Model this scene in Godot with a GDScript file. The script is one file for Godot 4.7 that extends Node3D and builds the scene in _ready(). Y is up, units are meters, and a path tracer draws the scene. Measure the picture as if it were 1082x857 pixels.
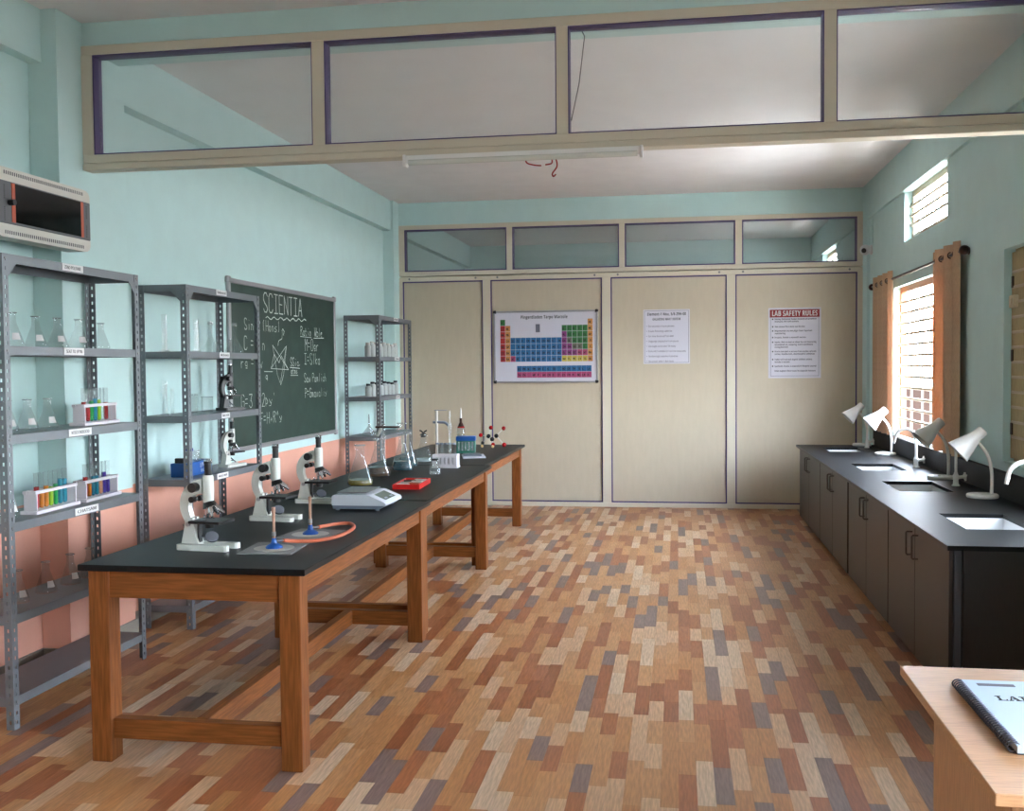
extends Node3D
# A college science laboratory: benches, racks of glassware, sink counter, glazed aluminium partitions.

var M := {}
var taken := {}
var rng := RandomNumberGenerator.new()

const CAM_FOCAL := 1090.0

func _ready():
	rng.seed = 7
	set_view_and_light()
	make_materials()
	build_shell()
	build_floor()
	build_windows()
	build_partition()
	build_transom()
	build_lab_tables()
	build_racks()
	build_counter()
	build_board()
	build_wall_things()
	build_table_things()
	build_rack_things()
	build_desk()

# ------------------------------------------------------------------ view and light
func set_view_and_light():
	var cam := Camera3D.new()
	cam.name = "camera"
	cam.fov = rad_to_deg(2.0 * atan(857.0 / 2.0 / CAM_FOCAL))
	cam.position = Vector3(0, 1.55, 0)
	cam.basis = Basis(Vector3.UP, 0.1594) * Basis(Vector3.RIGHT, -0.0373) * Basis(Vector3.BACK, -0.0089)
	cam.near = 0.05
	cam.far = 200.0
	add_child(cam)
	cam.current = true
	var sky_mat := ProceduralSkyMaterial.new()
	sky_mat.sky_top_color = Color(0.80, 0.88, 0.98)
	sky_mat.sky_horizon_color = Color(0.95, 0.97, 0.98)
	sky_mat.ground_bottom_color = Color(0.45, 0.42, 0.38)
	sky_mat.ground_horizon_color = Color(0.93, 0.94, 0.95)
	sky_mat.sky_energy_multiplier = 5.2
	sky_mat.ground_energy_multiplier = 4.0
	var sky := Sky.new()
	sky.sky_material = sky_mat
	var env := Environment.new()
	env.background_mode = Environment.BG_SKY
	env.sky = sky
	env.tonemap_mode = Environment.TONE_MAPPER_LINEAR
	env.tonemap_exposure = 1.38
	env.sdfgi_enabled = true
	env.ssao_enabled = true
	env.ssil_enabled = true
	var we := WorldEnvironment.new()
	we.name = "world_environment"
	we.environment = env
	add_child(we)
	# the sun stands over the building: it reaches only the yard outside, whose glare comes in by the windows
	var sun := DirectionalLight3D.new()
	sun.name = "sun"
	sun.light_energy = 17.0
	sun.light_color = Color(1.0, 0.97, 0.93)
	sun.light_angular_distance = 0.6
	sun.shadow_enabled = true
	sun.sky_mode = DirectionalLight3D.SKY_MODE_LIGHT_ONLY
	add_child(sun)
	sun.look_at_from_position(Vector3.ZERO, Vector3(0.12, -1.0, 0.12), Vector3.FORWARD)
	# the sky lights the windows in view; area lights add daylight past the frame and at an unseen window beside the viewer
	window_light("daylight_open_shutter_window", Vector3(2.2, 1.6, -5.4), Vector2(0.7, 1.25), 3.0)
	window_light("daylight_near_window", Vector3(2.2, 1.6, -0.8), Vector2(1.6, 1.3), 4.0)

func window_light(called, at, size, energy, turn = PI / 2):
	var l := AreaLight3D.new()
	l.name = called
	l.area_size = size
	l.light_energy = energy
	l.light_color = Color(0.955, 0.98, 1.0)
	l.area_normalize_energy = true
	l.area_range = 30.0
	l.shadow_enabled = true
	add_child(l)
	l.position = at
	l.rotation.y = turn
	return l

# ------------------------------------------------------------------ mesh helpers
func mb() -> SurfaceTool:
	var st := SurfaceTool.new()
	st.begin(Mesh.PRIMITIVE_TRIANGLES)
	return st

func tri(st, a, b, c):
	st.add_vertex(a); st.add_vertex(b); st.add_vertex(c)

func quad(st, a, b, c, d):                       # clockwise seen from the front
	tri(st, a, b, c)
	tri(st, a, c, d)

func box(st, c: Vector3, s: Vector3, xf = Transform3D()):
	st.set_smooth_group(-1)
	var h = s * 0.5
	var p = []
	for i in 8:
		p.append(xf * (c + Vector3(h.x if i & 1 else -h.x, h.y if i & 2 else -h.y, h.z if i & 4 else -h.z)))
	quad(st, p[6], p[7], p[5], p[4])
	quad(st, p[3], p[2], p[0], p[1])
	quad(st, p[7], p[3], p[1], p[5])
	quad(st, p[2], p[6], p[4], p[0])
	quad(st, p[2], p[3], p[7], p[6])
	quad(st, p[4], p[5], p[1], p[0])

func span(st, a: Vector3, b: Vector3, xf = Transform3D()):   # box between two corners
	box(st, (a + b) * 0.5, (b - a).abs(), xf)

func cbox(st, c: Vector3, s: Vector3, r: float, xf = Transform3D()):   # box with chamfered edges
	st.set_smooth_group(-1)
	var h = s * 0.5
	r = minf(r, minf(h.x, minf(h.y, h.z)) * 0.95)
	var g = func(i: int, ax: int):
		var q = Vector3(h.x if i & 1 else -h.x, h.y if i & 2 else -h.y, h.z if i & 4 else -h.z)
		for k in 3:
			if k != ax:
				q[k] -= signf(q[k]) * r
		return xf * (c + q)
	var faces = [[6, 7, 5, 4, 2], [3, 2, 0, 1, 2], [7, 3, 1, 5, 0], [2, 6, 4, 0, 0], [2, 3, 7, 6, 1], [4, 5, 1, 0, 1]]
	for f in faces:
		quad(st, g.call(f[0], f[4]), g.call(f[1], f[4]), g.call(f[2], f[4]), g.call(f[3], f[4]))
	var mid = xf * c
	for ax in 3:                                   # edges that run along ax
		var u = (ax + 1) % 3
		var v = (ax + 2) % 3
		for su in 2:
			for sv in 2:
				var i0 = (su << u) | (sv << v)
				var i1 = i0 | (1 << ax)
				out_quad(st, g.call(i0, u), g.call(i1, u), g.call(i1, v), g.call(i0, v), mid)
	for i in 8:
		out_tri(st, g.call(i, 0), g.call(i, 1), g.call(i, 2), mid)

func out_tri(st, a, b, c, mid):
	if (b - a).cross(c - a).dot((a + b + c) / 3.0 - mid) > 0:
		tri(st, a, c, b)
	else:
		tri(st, a, b, c)

func out_quad(st, a, b, c, d, mid):
	if (b - a).cross(c - a).dot((a + b + c + d) / 4.0 - mid) > 0:
		quad(st, a, d, c, b)
	else:
		quad(st, a, b, c, d)

func lathe(st, prof: Array, segs := 20, xf = Transform3D(), a0 := 0.0, a1 := TAU, sharp := 35.0):   # prof: [r, y] from the bottom up
	var group = 1
	var last = null
	for i in prof.size() - 1:
		var p = Vector2(prof[i][0], prof[i][1])
		var q = Vector2(prof[i + 1][0], prof[i + 1][1])
		if p.distance_to(q) < 1e-6:
			continue
		var dir = (q - p).normalized()
		if last != null and rad_to_deg(abs(last.angle_to(dir))) > sharp:
			group += 1
		last = dir
		st.set_smooth_group(group)
		for j in segs:
			var t0 = a0 + (a1 - a0) * j / segs
			var t1 = a0 + (a1 - a0) * (j + 1) / segs
			var a = xf * Vector3(p.x * cos(t0), p.y, p.x * sin(t0))
			var d = xf * Vector3(p.x * cos(t1), p.y, p.x * sin(t1))
			var b = xf * Vector3(q.x * cos(t0), q.y, q.x * sin(t0))
			var c = xf * Vector3(q.x * cos(t1), q.y, q.x * sin(t1))
			if p.x > 1e-6:
				tri(st, a, d, c)
			if q.x > 1e-6:
				tri(st, a, c, b)

func cyl(st, a: Vector3, b: Vector3, r: float, segs := 14, r2 := -1.0):    # capped rod between two points
	var h = a.distance_to(b)
	if r2 < 0: r2 = r
	lathe(st, [[0, 0], [r, 0], [r2, h], [0, h]], segs, aim(a, b))

func aim(a: Vector3, b: Vector3) -> Transform3D:    # y axis from a to b
	var y = (b - a).normalized()
	var x = y.cross(Vector3(0.0123, 0.02, 1)).normalized()
	if abs(y.z) > 0.9:
		x = y.cross(Vector3(1, 0.013, 0.02)).normalized()
	return Transform3D(Basis(x, y, x.cross(y)), a)

func tube(st, pts: Array, r: float, segs := 10):
	st.set_smooth_group(1)
	var rings = []
	var t = (pts[1] - pts[0]).normalized()
	var n = t.cross(Vector3(0.13, 0.21, 0.97)).normalized()
	for i in pts.size():
		var t2 = (pts[min(i + 1, pts.size() - 1)] - pts[max(i - 1, 0)]).normalized()
		n = (n - t2 * n.dot(t2)).normalized()
		var b = t2.cross(n)
		var ring = []
		for j in segs:
			var a = TAU * j / segs
			ring.append(pts[i] + (n * cos(a) + b * sin(a)) * r)
		rings.append(ring)
	for i in pts.size() - 1:
		for j in segs:
			var k = (j + 1) % segs
			out_quad(st, rings[i][j], rings[i + 1][j], rings[i + 1][k], rings[i][k], (pts[i] + pts[i + 1]) * 0.5)
	st.set_smooth_group(2)
	for e in [0, pts.size() - 1]:
		var inner = pts[1] if e == 0 else pts[e - 1]
		for j in segs:
			out_tri(st, pts[e], rings[e][j], rings[e][(j + 1) % segs], inner)

func curve(ctrl: Array, n := 8) -> Array:            # smooth points through control points
	var o = []
	for i in ctrl.size() - 1:
		var p0 = ctrl[max(i - 1, 0)]
		var p3 = ctrl[min(i + 2, ctrl.size() - 1)]
		for k in n:
			o.append(ctrl[i].cubic_interpolate(ctrl[i + 1], p0, p3, float(k) / n))
	o.append(ctrl[-1])
	return o

func extrude(st, poly: PackedVector2Array, depth: float, xf = Transform3D()):   # outline in xy, thickness along z
	st.set_smooth_group(-1)
	var area = 0.0
	for i in poly.size():
		area += poly[i].cross(poly[(i + 1) % poly.size()])
	if area < 0:
		poly = poly.duplicate()
		poly.reverse()
	var idx = Geometry2D.triangulate_polygon(poly)
	var h = depth * 0.5
	for i in range(0, idx.size(), 3):
		var a = poly[idx[i]]
		var b = poly[idx[i + 1]]
		var c = poly[idx[i + 2]]
		if (b - a).cross(c - a) > 0:
			var s = b
			b = c
			c = s
		tri(st, xf * Vector3(a.x, a.y, h), xf * Vector3(b.x, b.y, h), xf * Vector3(c.x, c.y, h))
		tri(st, xf * Vector3(a.x, a.y, -h), xf * Vector3(c.x, c.y, -h), xf * Vector3(b.x, b.y, -h))
	for i in poly.size():
		var a = poly[i]
		var b = poly[(i + 1) % poly.size()]
		quad(st, xf * Vector3(b.x, b.y, h), xf * Vector3(b.x, b.y, -h), xf * Vector3(a.x, a.y, -h), xf * Vector3(a.x, a.y, h))

func with_holes(st, u: Vector2, v: Vector2, w: Vector2, holes: Array, at: Callable):   # slab over u x v, from w.x to w.y, less rectangles [u0,u1,v0,v1]; at(u, v, w) gives a corner
	var us = [u.x, u.y]
	var vs = [v.x, v.y]
	for h in holes:
		for q in [h[0], h[1]]:
			if q > u.x and q < u.y and not us.has(q): us.append(q)
		for q in [h[2], h[3]]:
			if q > v.x and q < v.y and not vs.has(q): vs.append(q)
	us.sort()
	vs.sort()
	for i in us.size() - 1:
		for j in vs.size() - 1:
			var mu = (us[i] + us[i + 1]) * 0.5
			var mv = (vs[j] + vs[j + 1]) * 0.5
			var open = false
			for h in holes:
				if mu > h[0] and mu < h[1] and mv > h[2] and mv < h[3]: open = true
			if not open:
				span(st, at.call(us[i], vs[j], w.x), at.call(us[i + 1], vs[j + 1], w.y))

func numbered(called: String) -> String:
	if not taken.has(called):
		taken[called] = 0
		return called
	taken[called] += 1
	return "%s_%03d" % [called, taken[called]]

func put(st, called, mat, parent: Node = self, at = null) -> MeshInstance3D:   # one named mesh
	var o := MeshInstance3D.new()
	o.name = numbered(called) if parent == self else called
	if st is SurfaceTool:
		st.generate_normals()
		o.mesh = st.commit()
	else:
		o.mesh = st
	o.material_override = mat if mat is Material else M[mat]
	parent.add_child(o, true)
	if at != null:
		o.position = at
	return o

func tag(o, label, category, group = ""):
	o.set_meta("label", label)
	o.set_meta("category", category)
	if group: o.set_meta("group", group)
	return o

func thing(called, label, category, at = Vector3.ZERO, turn = 0.0, group = "") -> Node3D:
	var o := Node3D.new()
	o.name = numbered(called)
	add_child(o)
	o.position = at
	o.rotation.y = turn
	return tag(o, label, category, group)

func structure(st, called, mat, parent: Node = self):
	var o = put(st, called, mat, parent)
	if parent == self: o.set_meta("kind", "structure")
	return o

func frame_node(called, at = Vector3.ZERO) -> Node3D:    # a piece of the setting made of parts
	var o := Node3D.new()
	o.name = numbered(called)
	o.set_meta("kind", "structure")
	add_child(o)
	o.position = at
	return o

func copy(o: Node3D, at: Vector3, turn: float, label: String) -> Node3D:
	var c = o.duplicate()
	c.name = numbered(String(o.get_meta("stem")))
	add_child(c)
	c.position = at
	c.rotation.y = turn
	c.set_meta("label", label)
	return c

func lettering(text: String, size: float, mat, parent: Node, xf: Transform3D, wide := -1.0, face := "Droid Sans", bold := false):   # printed or raised text, centred, facing +z of xf
	var t := TextMesh.new()
	var f := SystemFont.new()
	f.font_names = PackedStringArray([face])
	f.font_weight = 700 if bold else 400
	t.font = f
	t.text = text
	t.font_size = 64
	t.pixel_size = size / 64.0 * 1.35
	t.depth = 0.0006
	t.curve_step = 1.5
	var o := MeshInstance3D.new()
	o.name = "lettering"
	o.mesh = t
	o.material_override = M[mat]
	parent.add_child(o, true)
	if wide > 0:
		var w = t.get_aabb().size.x
		if w > 0.0001:
			xf = xf * Transform3D(Basis().scaled(Vector3(wide / w, 1, 1)), Vector3.ZERO)
	o.transform = xf
	return o

# ------------------------------------------------------------------ materials
func mat(called, col: Color, rough := 0.6, metal := 0.0) -> StandardMaterial3D:
	var m := StandardMaterial3D.new()
	m.resource_name = called
	m.albedo_color = col
	m.roughness = rough
	m.metallic = metal
	M[called] = m
	return m

func noise_tex(freq: float, octaves: int, lo: float, hi: float, sd: int, size := 512) -> ImageTexture:
	var n := FastNoiseLite.new()
	n.seed = sd
	n.frequency = freq
	n.fractal_octaves = octaves
	var im = n.get_seamless_image(size, size)
	im.convert(Image.FORMAT_RGB8)
	for y in size:
		for x in size:
			var v = lerpf(lo, hi, im.get_pixel(x, y).r)
			im.set_pixel(x, y, Color(v, v, v))
	return ImageTexture.create_from_image(im)

func grained(m: StandardMaterial3D, tex, scale: Vector3, world := false):
	m.albedo_texture = tex
	m.uv1_triplanar = true
	m.uv1_world_triplanar = world
	m.uv1_scale = scale
	m.uv1_triplanar_sharpness = 8.0
	return m

func glass(called, col: Color, a: float) -> StandardMaterial3D:
	var m = mat(called, Color(col, a), 0.03)
	m.transparency = BaseMaterial3D.TRANSPARENCY_ALPHA
	return m

func make_materials():
	var mottle = noise_tex(0.012, 4, 0.972, 1.0, 3)
	var grain = noise_tex(0.02, 5, 0.72, 1.0, 5)
	var faint = noise_tex(0.03, 5, 0.82, 1.0, 9)
	var speck = noise_tex(0.2, 3, 0.7, 1.0, 11)
	grained(mat("wall_teal", Color(0.765, 0.875, 0.865), 0.75), mottle, Vector3.ONE * 0.5, true)
	grained(mat("wall_salmon", Color(0.885, 0.65, 0.565), 0.75), mottle, Vector3.ONE * 0.5, true)
	grained(mat("ceiling_white", Color(0.93, 0.92, 0.92), 0.85), mottle, Vector3.ONE * 0.4, true)
	grained(mat("outside_brown", Color(0.16, 0.115, 0.095), 0.95), speck, Vector3.ONE * 1.5, true).metallic_specular = 0.05
	grained(mat("outside_ground", Color(0.79, 0.77, 0.74), 0.95), speck, Vector3.ONE, true)
	grained(mat("skirting_grey", Color(0.62, 0.6, 0.55), 0.6), speck, Vector3.ONE * 2, true)
	mat("frame_cream", Color(0.80, 0.765, 0.69), 0.42)
	grained(mat("panel_beige", Color(0.76, 0.71, 0.62), 0.5), mottle, Vector3(2, 0.5, 1))
	mat("film_purple", Color(0.30, 0.24, 0.42), 0.5)
	glass("pane_clear", Color(0.72, 0.78, 0.77), 0.13)
	for k in 3:
		var s = Vector3(7, 7, 7)
		s[k] = 0.45
		grained(mat(["teak_x", "teak_y", "teak_z"][k], Color(0.58, 0.34, 0.165), 0.45), grain, s).metallic_specular = 0.3
		var b = Vector3(9, 9, 9)
		b[k] = 0.6
		grained(mat(["beech_x", "beech_y", "beech_z"][k], Color(0.82, 0.61, 0.43), 0.4), faint, b)
	grained(mat("table_black", Color(0.085, 0.09, 0.095), 0.4), faint, Vector3.ONE * 3).metallic_specular = 0.28
	grained(mat("granite_black", Color(0.125, 0.122, 0.122), 0.46), speck, Vector3.ONE * 4).metallic_specular = 0.24
	grained(mat("laminate_dark", Color(0.17, 0.135, 0.115), 0.38), faint, Vector3(8, 0.7, 8))
	mat("edge_grey", Color(0.22, 0.22, 0.24), 0.45)
	mat("handle_steel", Color(0.36, 0.34, 0.33), 0.35, 0.8)
	mat("bottle_frost", Color(0.70, 0.72, 0.71), 0.35)
	mat("steel_grey", Color(0.45, 0.47, 0.49), 0.42, 0.25)
	mat("bolt", Color(0.5, 0.5, 0.5), 0.35, 0.8)
	mat("paper", Color(0.88, 0.88, 0.88), 0.7)
	mat("poster_white", Color(0.80, 0.79, 0.83), 0.55)
	mat("ink", Color(0.12, 0.12, 0.14), 0.7)
	mat("ink_soft", Color(0.4, 0.4, 0.45), 0.7)
	mat("poster_red", Color(0.55, 0.14, 0.16), 0.55)
	mat("chalk", Color(0.80, 0.83, 0.81), 0.9)
	grained(mat("chalkboard_green", Color(0.145, 0.245, 0.21), 0.6), noise_tex(0.01, 5, 0.86, 1.0, 21), Vector3.ONE * 0.9)
	mat("aluminium", Color(0.62, 0.62, 0.63), 0.4, 0.5)
	mat("corner_black", Color(0.12, 0.11, 0.12), 0.5)
	mat("white_plastic", Color(0.91, 0.91, 0.90), 0.35)
	mat("lamp_cream", Color(0.80, 0.79, 0.76), 0.35)
	mat("white_enamel", Color(0.84, 0.85, 0.82), 0.25)
	mat("ceramic", Color(0.88, 0.88, 0.88), 0.15)
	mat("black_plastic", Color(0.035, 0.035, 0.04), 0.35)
	mat("chrome", Color(0.78, 0.78, 0.79), 0.15, 1.0)
	mat("steel_satin", Color(0.66, 0.66, 0.66), 0.32, 0.9)
	mat("brass", Color(0.76, 0.62, 0.54), 0.28, 0.85)
	mat("mirror_grey", Color(0.55, 0.56, 0.6), 0.2, 0.4)
	mat("blue_paint", Color(0.08, 0.31, 0.63), 0.35)
	mat("rubber_orange", Color(0.76, 0.38, 0.25), 0.5)
	grained(mat("gauze_grey", Color(0.60, 0.60, 0.60), 0.7), speck, Vector3.ONE * 12)
	mat("gauze_pale", Color(0.72, 0.71, 0.69), 0.8)
	mat("scale_white", Color(0.84, 0.86, 0.89), 0.35)
	mat("scale_grey", Color(0.45, 0.49, 0.55), 0.4)
	mat("lcd", Color(0.42, 0.46, 0.43), 0.25)
	mat("tray_red", Color(0.75, 0.09, 0.08), 0.35)
	mat("atom_red", Color(0.62, 0.05, 0.08), 0.25)
	mat("atom_black", Color(0.04, 0.04, 0.06), 0.25)
	mat("atom_cream", Color(0.85, 0.72, 0.48), 0.3)
	mat("rack_white", Color(0.88, 0.86, 0.88), 0.4)
	mat("rack_blue", Color(0.05, 0.33, 0.62), 0.4)
	mat("rack_green", Color(0.10, 0.42, 0.34), 0.4)
	mat("cap_dark", Color(0.06, 0.07, 0.1), 0.4)
	mat("cap_blue", Color(0.12, 0.16, 0.5), 0.4)
	mat("cabinet_grey", Color(0.34, 0.345, 0.355), 0.5)
	mat("cabinet_cream", Color(0.80, 0.79, 0.75), 0.45)
	mat("cabinet_orange", Color(0.72, 0.31, 0.18), 0.5)
	mat("cabinet_glass", Color(0.02, 0.022, 0.025), 0.1).metallic_specular = 0.3
	grained(mat("curtain_tan", Color(0.87, 0.73, 0.59), 0.8), faint, Vector3(30, 1.5, 30)).backlight_enabled = true
	M.curtain_tan.backlight = Color(0.7, 0.6, 0.5)
	mat("rod_bronze", Color(0.24, 0.15, 0.11), 0.35, 0.6)
	grained(mat("window_wood", Color(0.72, 0.44, 0.28), 0.5), faint, Vector3(9, 1, 9))
	grained(mat("shutter_wood", Color(0.72, 0.63, 0.45), 0.6), faint, Vector3(6, 0.6, 6))
	mat("grille_cream", Color(0.72, 0.64, 0.54), 0.5)
	mat("switch_cream", Color(0.80, 0.72, 0.6), 0.45)
	mat("cctv_white", Color(0.8, 0.8, 0.8), 0.3)
	mat("wire_red", Color(0.62, 0.08, 0.12), 0.5)
	mat("wire_dark", Color(0.12, 0.11, 0.12), 0.6)
	mat("cover_pale", Color(0.70, 0.78, 0.86), 0.4)
	mat("coil_wire", Color(0.34, 0.34, 0.38), 0.35, 0.7)
	mat("paper_edge", Color(0.7, 0.7, 0.7), 0.8)
	mat("sticker", Color(0.86, 0.85, 0.85), 0.6)
	glass("lab_glass", Color(0.58, 0.67, 0.67), 0.12).metallic_specular = 0.38
	glass("lab_glass_bright", Color(0.88, 0.91, 0.91), 0.3).metallic_specular = 0.4
	for q in [["red", Color(0.70, 0.06, 0.07)], ["green", Color(0.05, 0.62, 0.28)], ["teal", Color(0.0, 0.52, 0.62)], ["lime", Color(0.58, 0.78, 0.05)], ["pink", Color(0.85, 0.5, 0.5)], ["orange", Color(0.85, 0.5, 0.05)], ["yellow", Color(0.85, 0.75, 0.1)], ["purple", Color(0.22, 0.08, 0.55)], ["peach", Color(0.86, 0.62, 0.45)], ["deep_teal", Color(0.02, 0.20, 0.25)], ["brown", Color(0.26, 0.14, 0.05)], ["ochre", Color(0.42, 0.36, 0.08)], ["clear", Color(0.75, 0.82, 0.82)]]:
		mat("liquid_" + q[0], q[1], 0.12)
	# strips of the printed wood floor: one grain, seven tones
	var plank_grain = noise_tex(0.02, 5, 0.80, 1.0, 31)
	var tones = [Color(0.82, 0.59, 0.39), Color(0.79, 0.545, 0.34), Color(0.87, 0.69, 0.535), Color(0.71, 0.43, 0.265), Color(0.66, 0.38, 0.225), Color(0.57, 0.46, 0.425), Color(0.89, 0.75, 0.62)]
	for k in tones.size():
		grained(mat("floor_%d" % k, tones[k], 0.36), plank_grain, Vector3(9, 1, 0.7), true)

# ------------------------------------------------------------------ room shell
const CEIL := 3.40
const FAR_Z := -15.6
const FRONT_Z := 3.0
const XL := -3.22
const XR := 1.955
const HOLES := [[-9.9, -7.95, 0.90, 2.24], [-9.475, -8.02, 2.608, 3.04], [-6.67, -5.0, 0.95, 2.235], [-1.6, 0.0, 0.95, 2.25], [-14.6, -13.4, 2.6, 3.04], [-12.9, -12.3, 0.9, 1.6]]

func build_shell():
	var st = mb()
	span(st, Vector3(-3.55, CEIL, FAR_Z - 0.2), Vector3(2.2, CEIL + 0.15, FRONT_Z + 0.2))
	structure(st, "ceiling", "ceiling_white")
	# the long wall with the chalkboard: recessed bays either side of a pier
	var cuts = [[-3.42, XL, FAR_Z - 0.2, -5.55], [-3.49, -3.13, -5.55, -4.9], [-3.49, -3.29, -4.9, FRONT_Z + 0.2], [-3.42, -3.10, -11.5, -11.12]]
	st = mb()
	for c in cuts:
		span(st, Vector3(c[0], 0.87, c[2]), Vector3(c[1], CEIL, c[3]))
	var wall = structure(st, "wall_left", "wall_teal")
	st = mb()
	for c in cuts:
		span(st, Vector3(c[0], -0.1, c[2]), Vector3(c[1], 0.87, c[3]))
	put(st, "painted_dado", "wall_salmon", wall)
	st = mb()
	span(st, Vector3(XL, 3.07, FAR_Z), Vector3(-3.13, CEIL, -5.55))
	put(st, "beam", "wall_teal", wall)
	st = mb()
	span(st, Vector3(-3.29, 3.13, -4.9), Vector3(-3.215, CEIL, FRONT_Z))
	put(st, "beam", "wall_teal", wall)
	st = mb()
	span(st, Vector3(XL, 0, -11.1), Vector3(XL + 0.012, 0.1, -5.562))
	span(st, Vector3(XL, 0, -5.562), Vector3(-3.118, 0.1, -5.55))
	span(st, Vector3(-3.13, 0, -5.55), Vector3(-3.118, 0.1, -4.888))
	span(st, Vector3(-3.29, 0, -4.9), Vector3(-3.13, 0.1, -4.888))
	span(st, Vector3(-3.29, 0, -4.888), Vector3(-3.278, 0.1, FRONT_Z))
	structure(st, "baseboard_left", "skirting_grey")
	# window wall
	st = mb()
	with_holes(st, Vector2(FAR_Z - 0.2, FRONT_Z + 0.2), Vector2(-0.1, CEIL), Vector2(XR, XR + 0.11), HOLES, func(u, v, w): return Vector3(w, v, u))
	wall = structure(st, "wall_right", "wall_teal")
	st = mb()
	span(st, Vector3(1.925, 3.04, FAR_Z), Vector3(XR, CEIL, FRONT_Z))
	put(st, "beam", "wall_teal", wall)
	st = mb()
	span(st, Vector3(1.925, 0, -11.5), Vector3(XR, 3.04, -11.1))
	put(st, "pier", "wall_teal", wall)
	# above the far partition, the end of the next bay, and the wall behind the viewer
	st = mb()
	span(st, Vector3(-3.13, 3.15, -11.5), Vector3(1.925, CEIL, -11.34))
	structure(st, "wall_back", "wall_teal")
	st = mb()
	span(st, Vector3(-3.42, -0.1, FAR_Z - 0.2), Vector3(2.065, CEIL, FAR_Z))
	structure(st, "wall_far", "wall_teal")
	st = mb()
	span(st, Vector3(-3.49, -0.1, FRONT_Z), Vector3(2.065, CEIL, FRONT_Z + 0.2))
	structure(st, "wall_front", "wall_teal")
	# cross beam that carries the glazed transom
	st = mb()
	span(st, Vector3(-3.13, 3.275, -5.5), Vector3(1.925, CEIL, -5.135))
	structure(st, "wall_cross_beam", "wall_teal")
	# outside
	st = mb()
	span(st, Vector3(2.3, -0.35, -150), Vector3(60, -0.15, 30))
	structure(st, "ground_outside", "outside_ground")
	st = mb()
	span(st, Vector3(5.0, -0.15, -60), Vector3(5.2, 1.08, 10))
	var cw = structure(st, "wall_compound", "outside_brown")
	st = mb()
	span(st, Vector3(4.96, 1.08, -60), Vector3(5.24, 1.12, 10))
	put(st, "coping", "outside_ground", cw)

# ------------------------------------------------------------------ floor of wood strips
func seen_px(p: Vector3) -> Vector2:
	var b = Basis(Vector3.UP, 0.1594) * Basis(Vector3.RIGHT, -0.0373)
	var q = b.inverse() * (p - Vector3(0, 1.55, 0))
	if q.z > -0.3:
		return Vector2(-999, -999)
	return Vector2(541 + CAM_FOCAL * q.x / -q.z, 428 - CAM_FOCAL * q.y / -q.z)

func build_floor():
	var st = mb()
	span(st, Vector3(-3.5, -0.12, FAR_Z), Vector3(2.0, -0.008, FRONT_Z + 0.3))
	var floor_node = structure(st, "floor", "floor_4")
	var r = RandomNumberGenerator.new()
	r.seed = 41
	var wide = 0.066
	var lens = [0.27, 0.34, 0.42, 0.54]
	var weights = [0, 0, 0, 0, 1, 1, 1, 1, 2, 2, 2, 3, 3, 3, 4, 5, 5, 6, 6]
	var all = []
	var x = -3.3
	while x < XR:
		var z = FRONT_Z - r.randf() * 0.4
		var last = -1
		while z > FAR_Z + 0.3:
			var l = r.randi() % 4
			var tone = weights[r.randi() % weights.size()]
			if tone == last:
				tone = weights[r.randi() % weights.size()]
			last = tone
			all.append([x + wide / 2, z - lens[l] / 2, l, tone])
			z -= lens[l]
		x += wide
	# those that show largest are parts of their own; the rest is one part
	var near = []
	for k in all.size():
		var p = all[k]
		var px = seen_px(Vector3(p[0], 0, p[1]))
		if px.x > 10 and px.x < 985 and px.y < 850 and px.y > 420 and p[1] > -9:
			near.append([-p[1], k])
	near.sort_custom(func(a, b): return a[0] < b[0])
	var own = {}
	for k in min(300, near.size()):
		own[near[k][1]] = true
	var meshes = []
	for l in 4:
		st = mb()
		box(st, Vector3(0, -0.004, 0), Vector3(wide - 0.0007, 0.008, lens[l] - 0.0007))
		st.generate_normals()
		meshes.append(st.commit())
	var tools = []
	for k in 7:
		tools.append(mb())
	for k in all.size():
		var p = all[k]
		if own.has(k):
			var o = put(meshes[p[2]], "plank", M["floor_%d" % p[3]], floor_node)
			o.position = Vector3(p[0], 0, p[1])
		else:
			box(tools[p[3]], Vector3(p[0], -0.004, p[1]), Vector3(wide - 0.0007, 0.008, lens[p[2]] - 0.0007))
	var am = ArrayMesh.new()
	for k in 7:
		tools[k].generate_normals()
		tools[k].commit(am)
		am.surface_set_material(k, M["floor_%d" % k])
	var rest := MeshInstance3D.new()
	rest.name = "planks"
	rest.mesh = am
	rest.set_meta("kind", "stuff")
	floor_node.add_child(rest)

# ------------------------------------------------------------------ windows of the long wall
func bar_window(n, hole, frame_x, bars_h, posts, wood):
	var z0 = hole[0]
	var z1 = hole[1]
	var y0 = hole[2]
	var y1 = hole[3]
	var w = frame_node("window_%d" % n, Vector3(frame_x, y0, (z0 + z1) / 2))
	var hz = (z1 - z0) / 2
	var hy = y1 - y0
	var st = mb()
	span(st, Vector3(0, 0, -hz), Vector3(0.045, 0.06, hz))
	put(st, "sill_rail", wood, w)
	st = mb()
	span(st, Vector3(0, hy - 0.05, -hz), Vector3(0.045, hy, hz))
	put(st, "head_rail", wood, w)
	for s in [-1, 1]:
		st = mb()
		span(st, Vector3(0, 0.06, s * hz), Vector3(0.045, hy - 0.05, s * (hz - 0.05)))
		put(st, "jamb", wood, w)
	for k in bars_h:
		st = mb()
		var y = 0.06 + (hy - 0.11) * (k + 1) / (bars_h + 1)
		cyl(st, Vector3(-0.014, y, -hz + 0.02), Vector3(-0.014, y, hz - 0.02), 0.012, 8)
		put(st, "grille_bar", "grille_cream", w)
	for q in posts:
		st = mb()
		box(st, Vector3(0.022, hy / 2, q * hz), Vector3(0.014, hy - 0.11, 0.012))
		put(st, "grille_post", "grille_cream", w)
	return w

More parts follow.
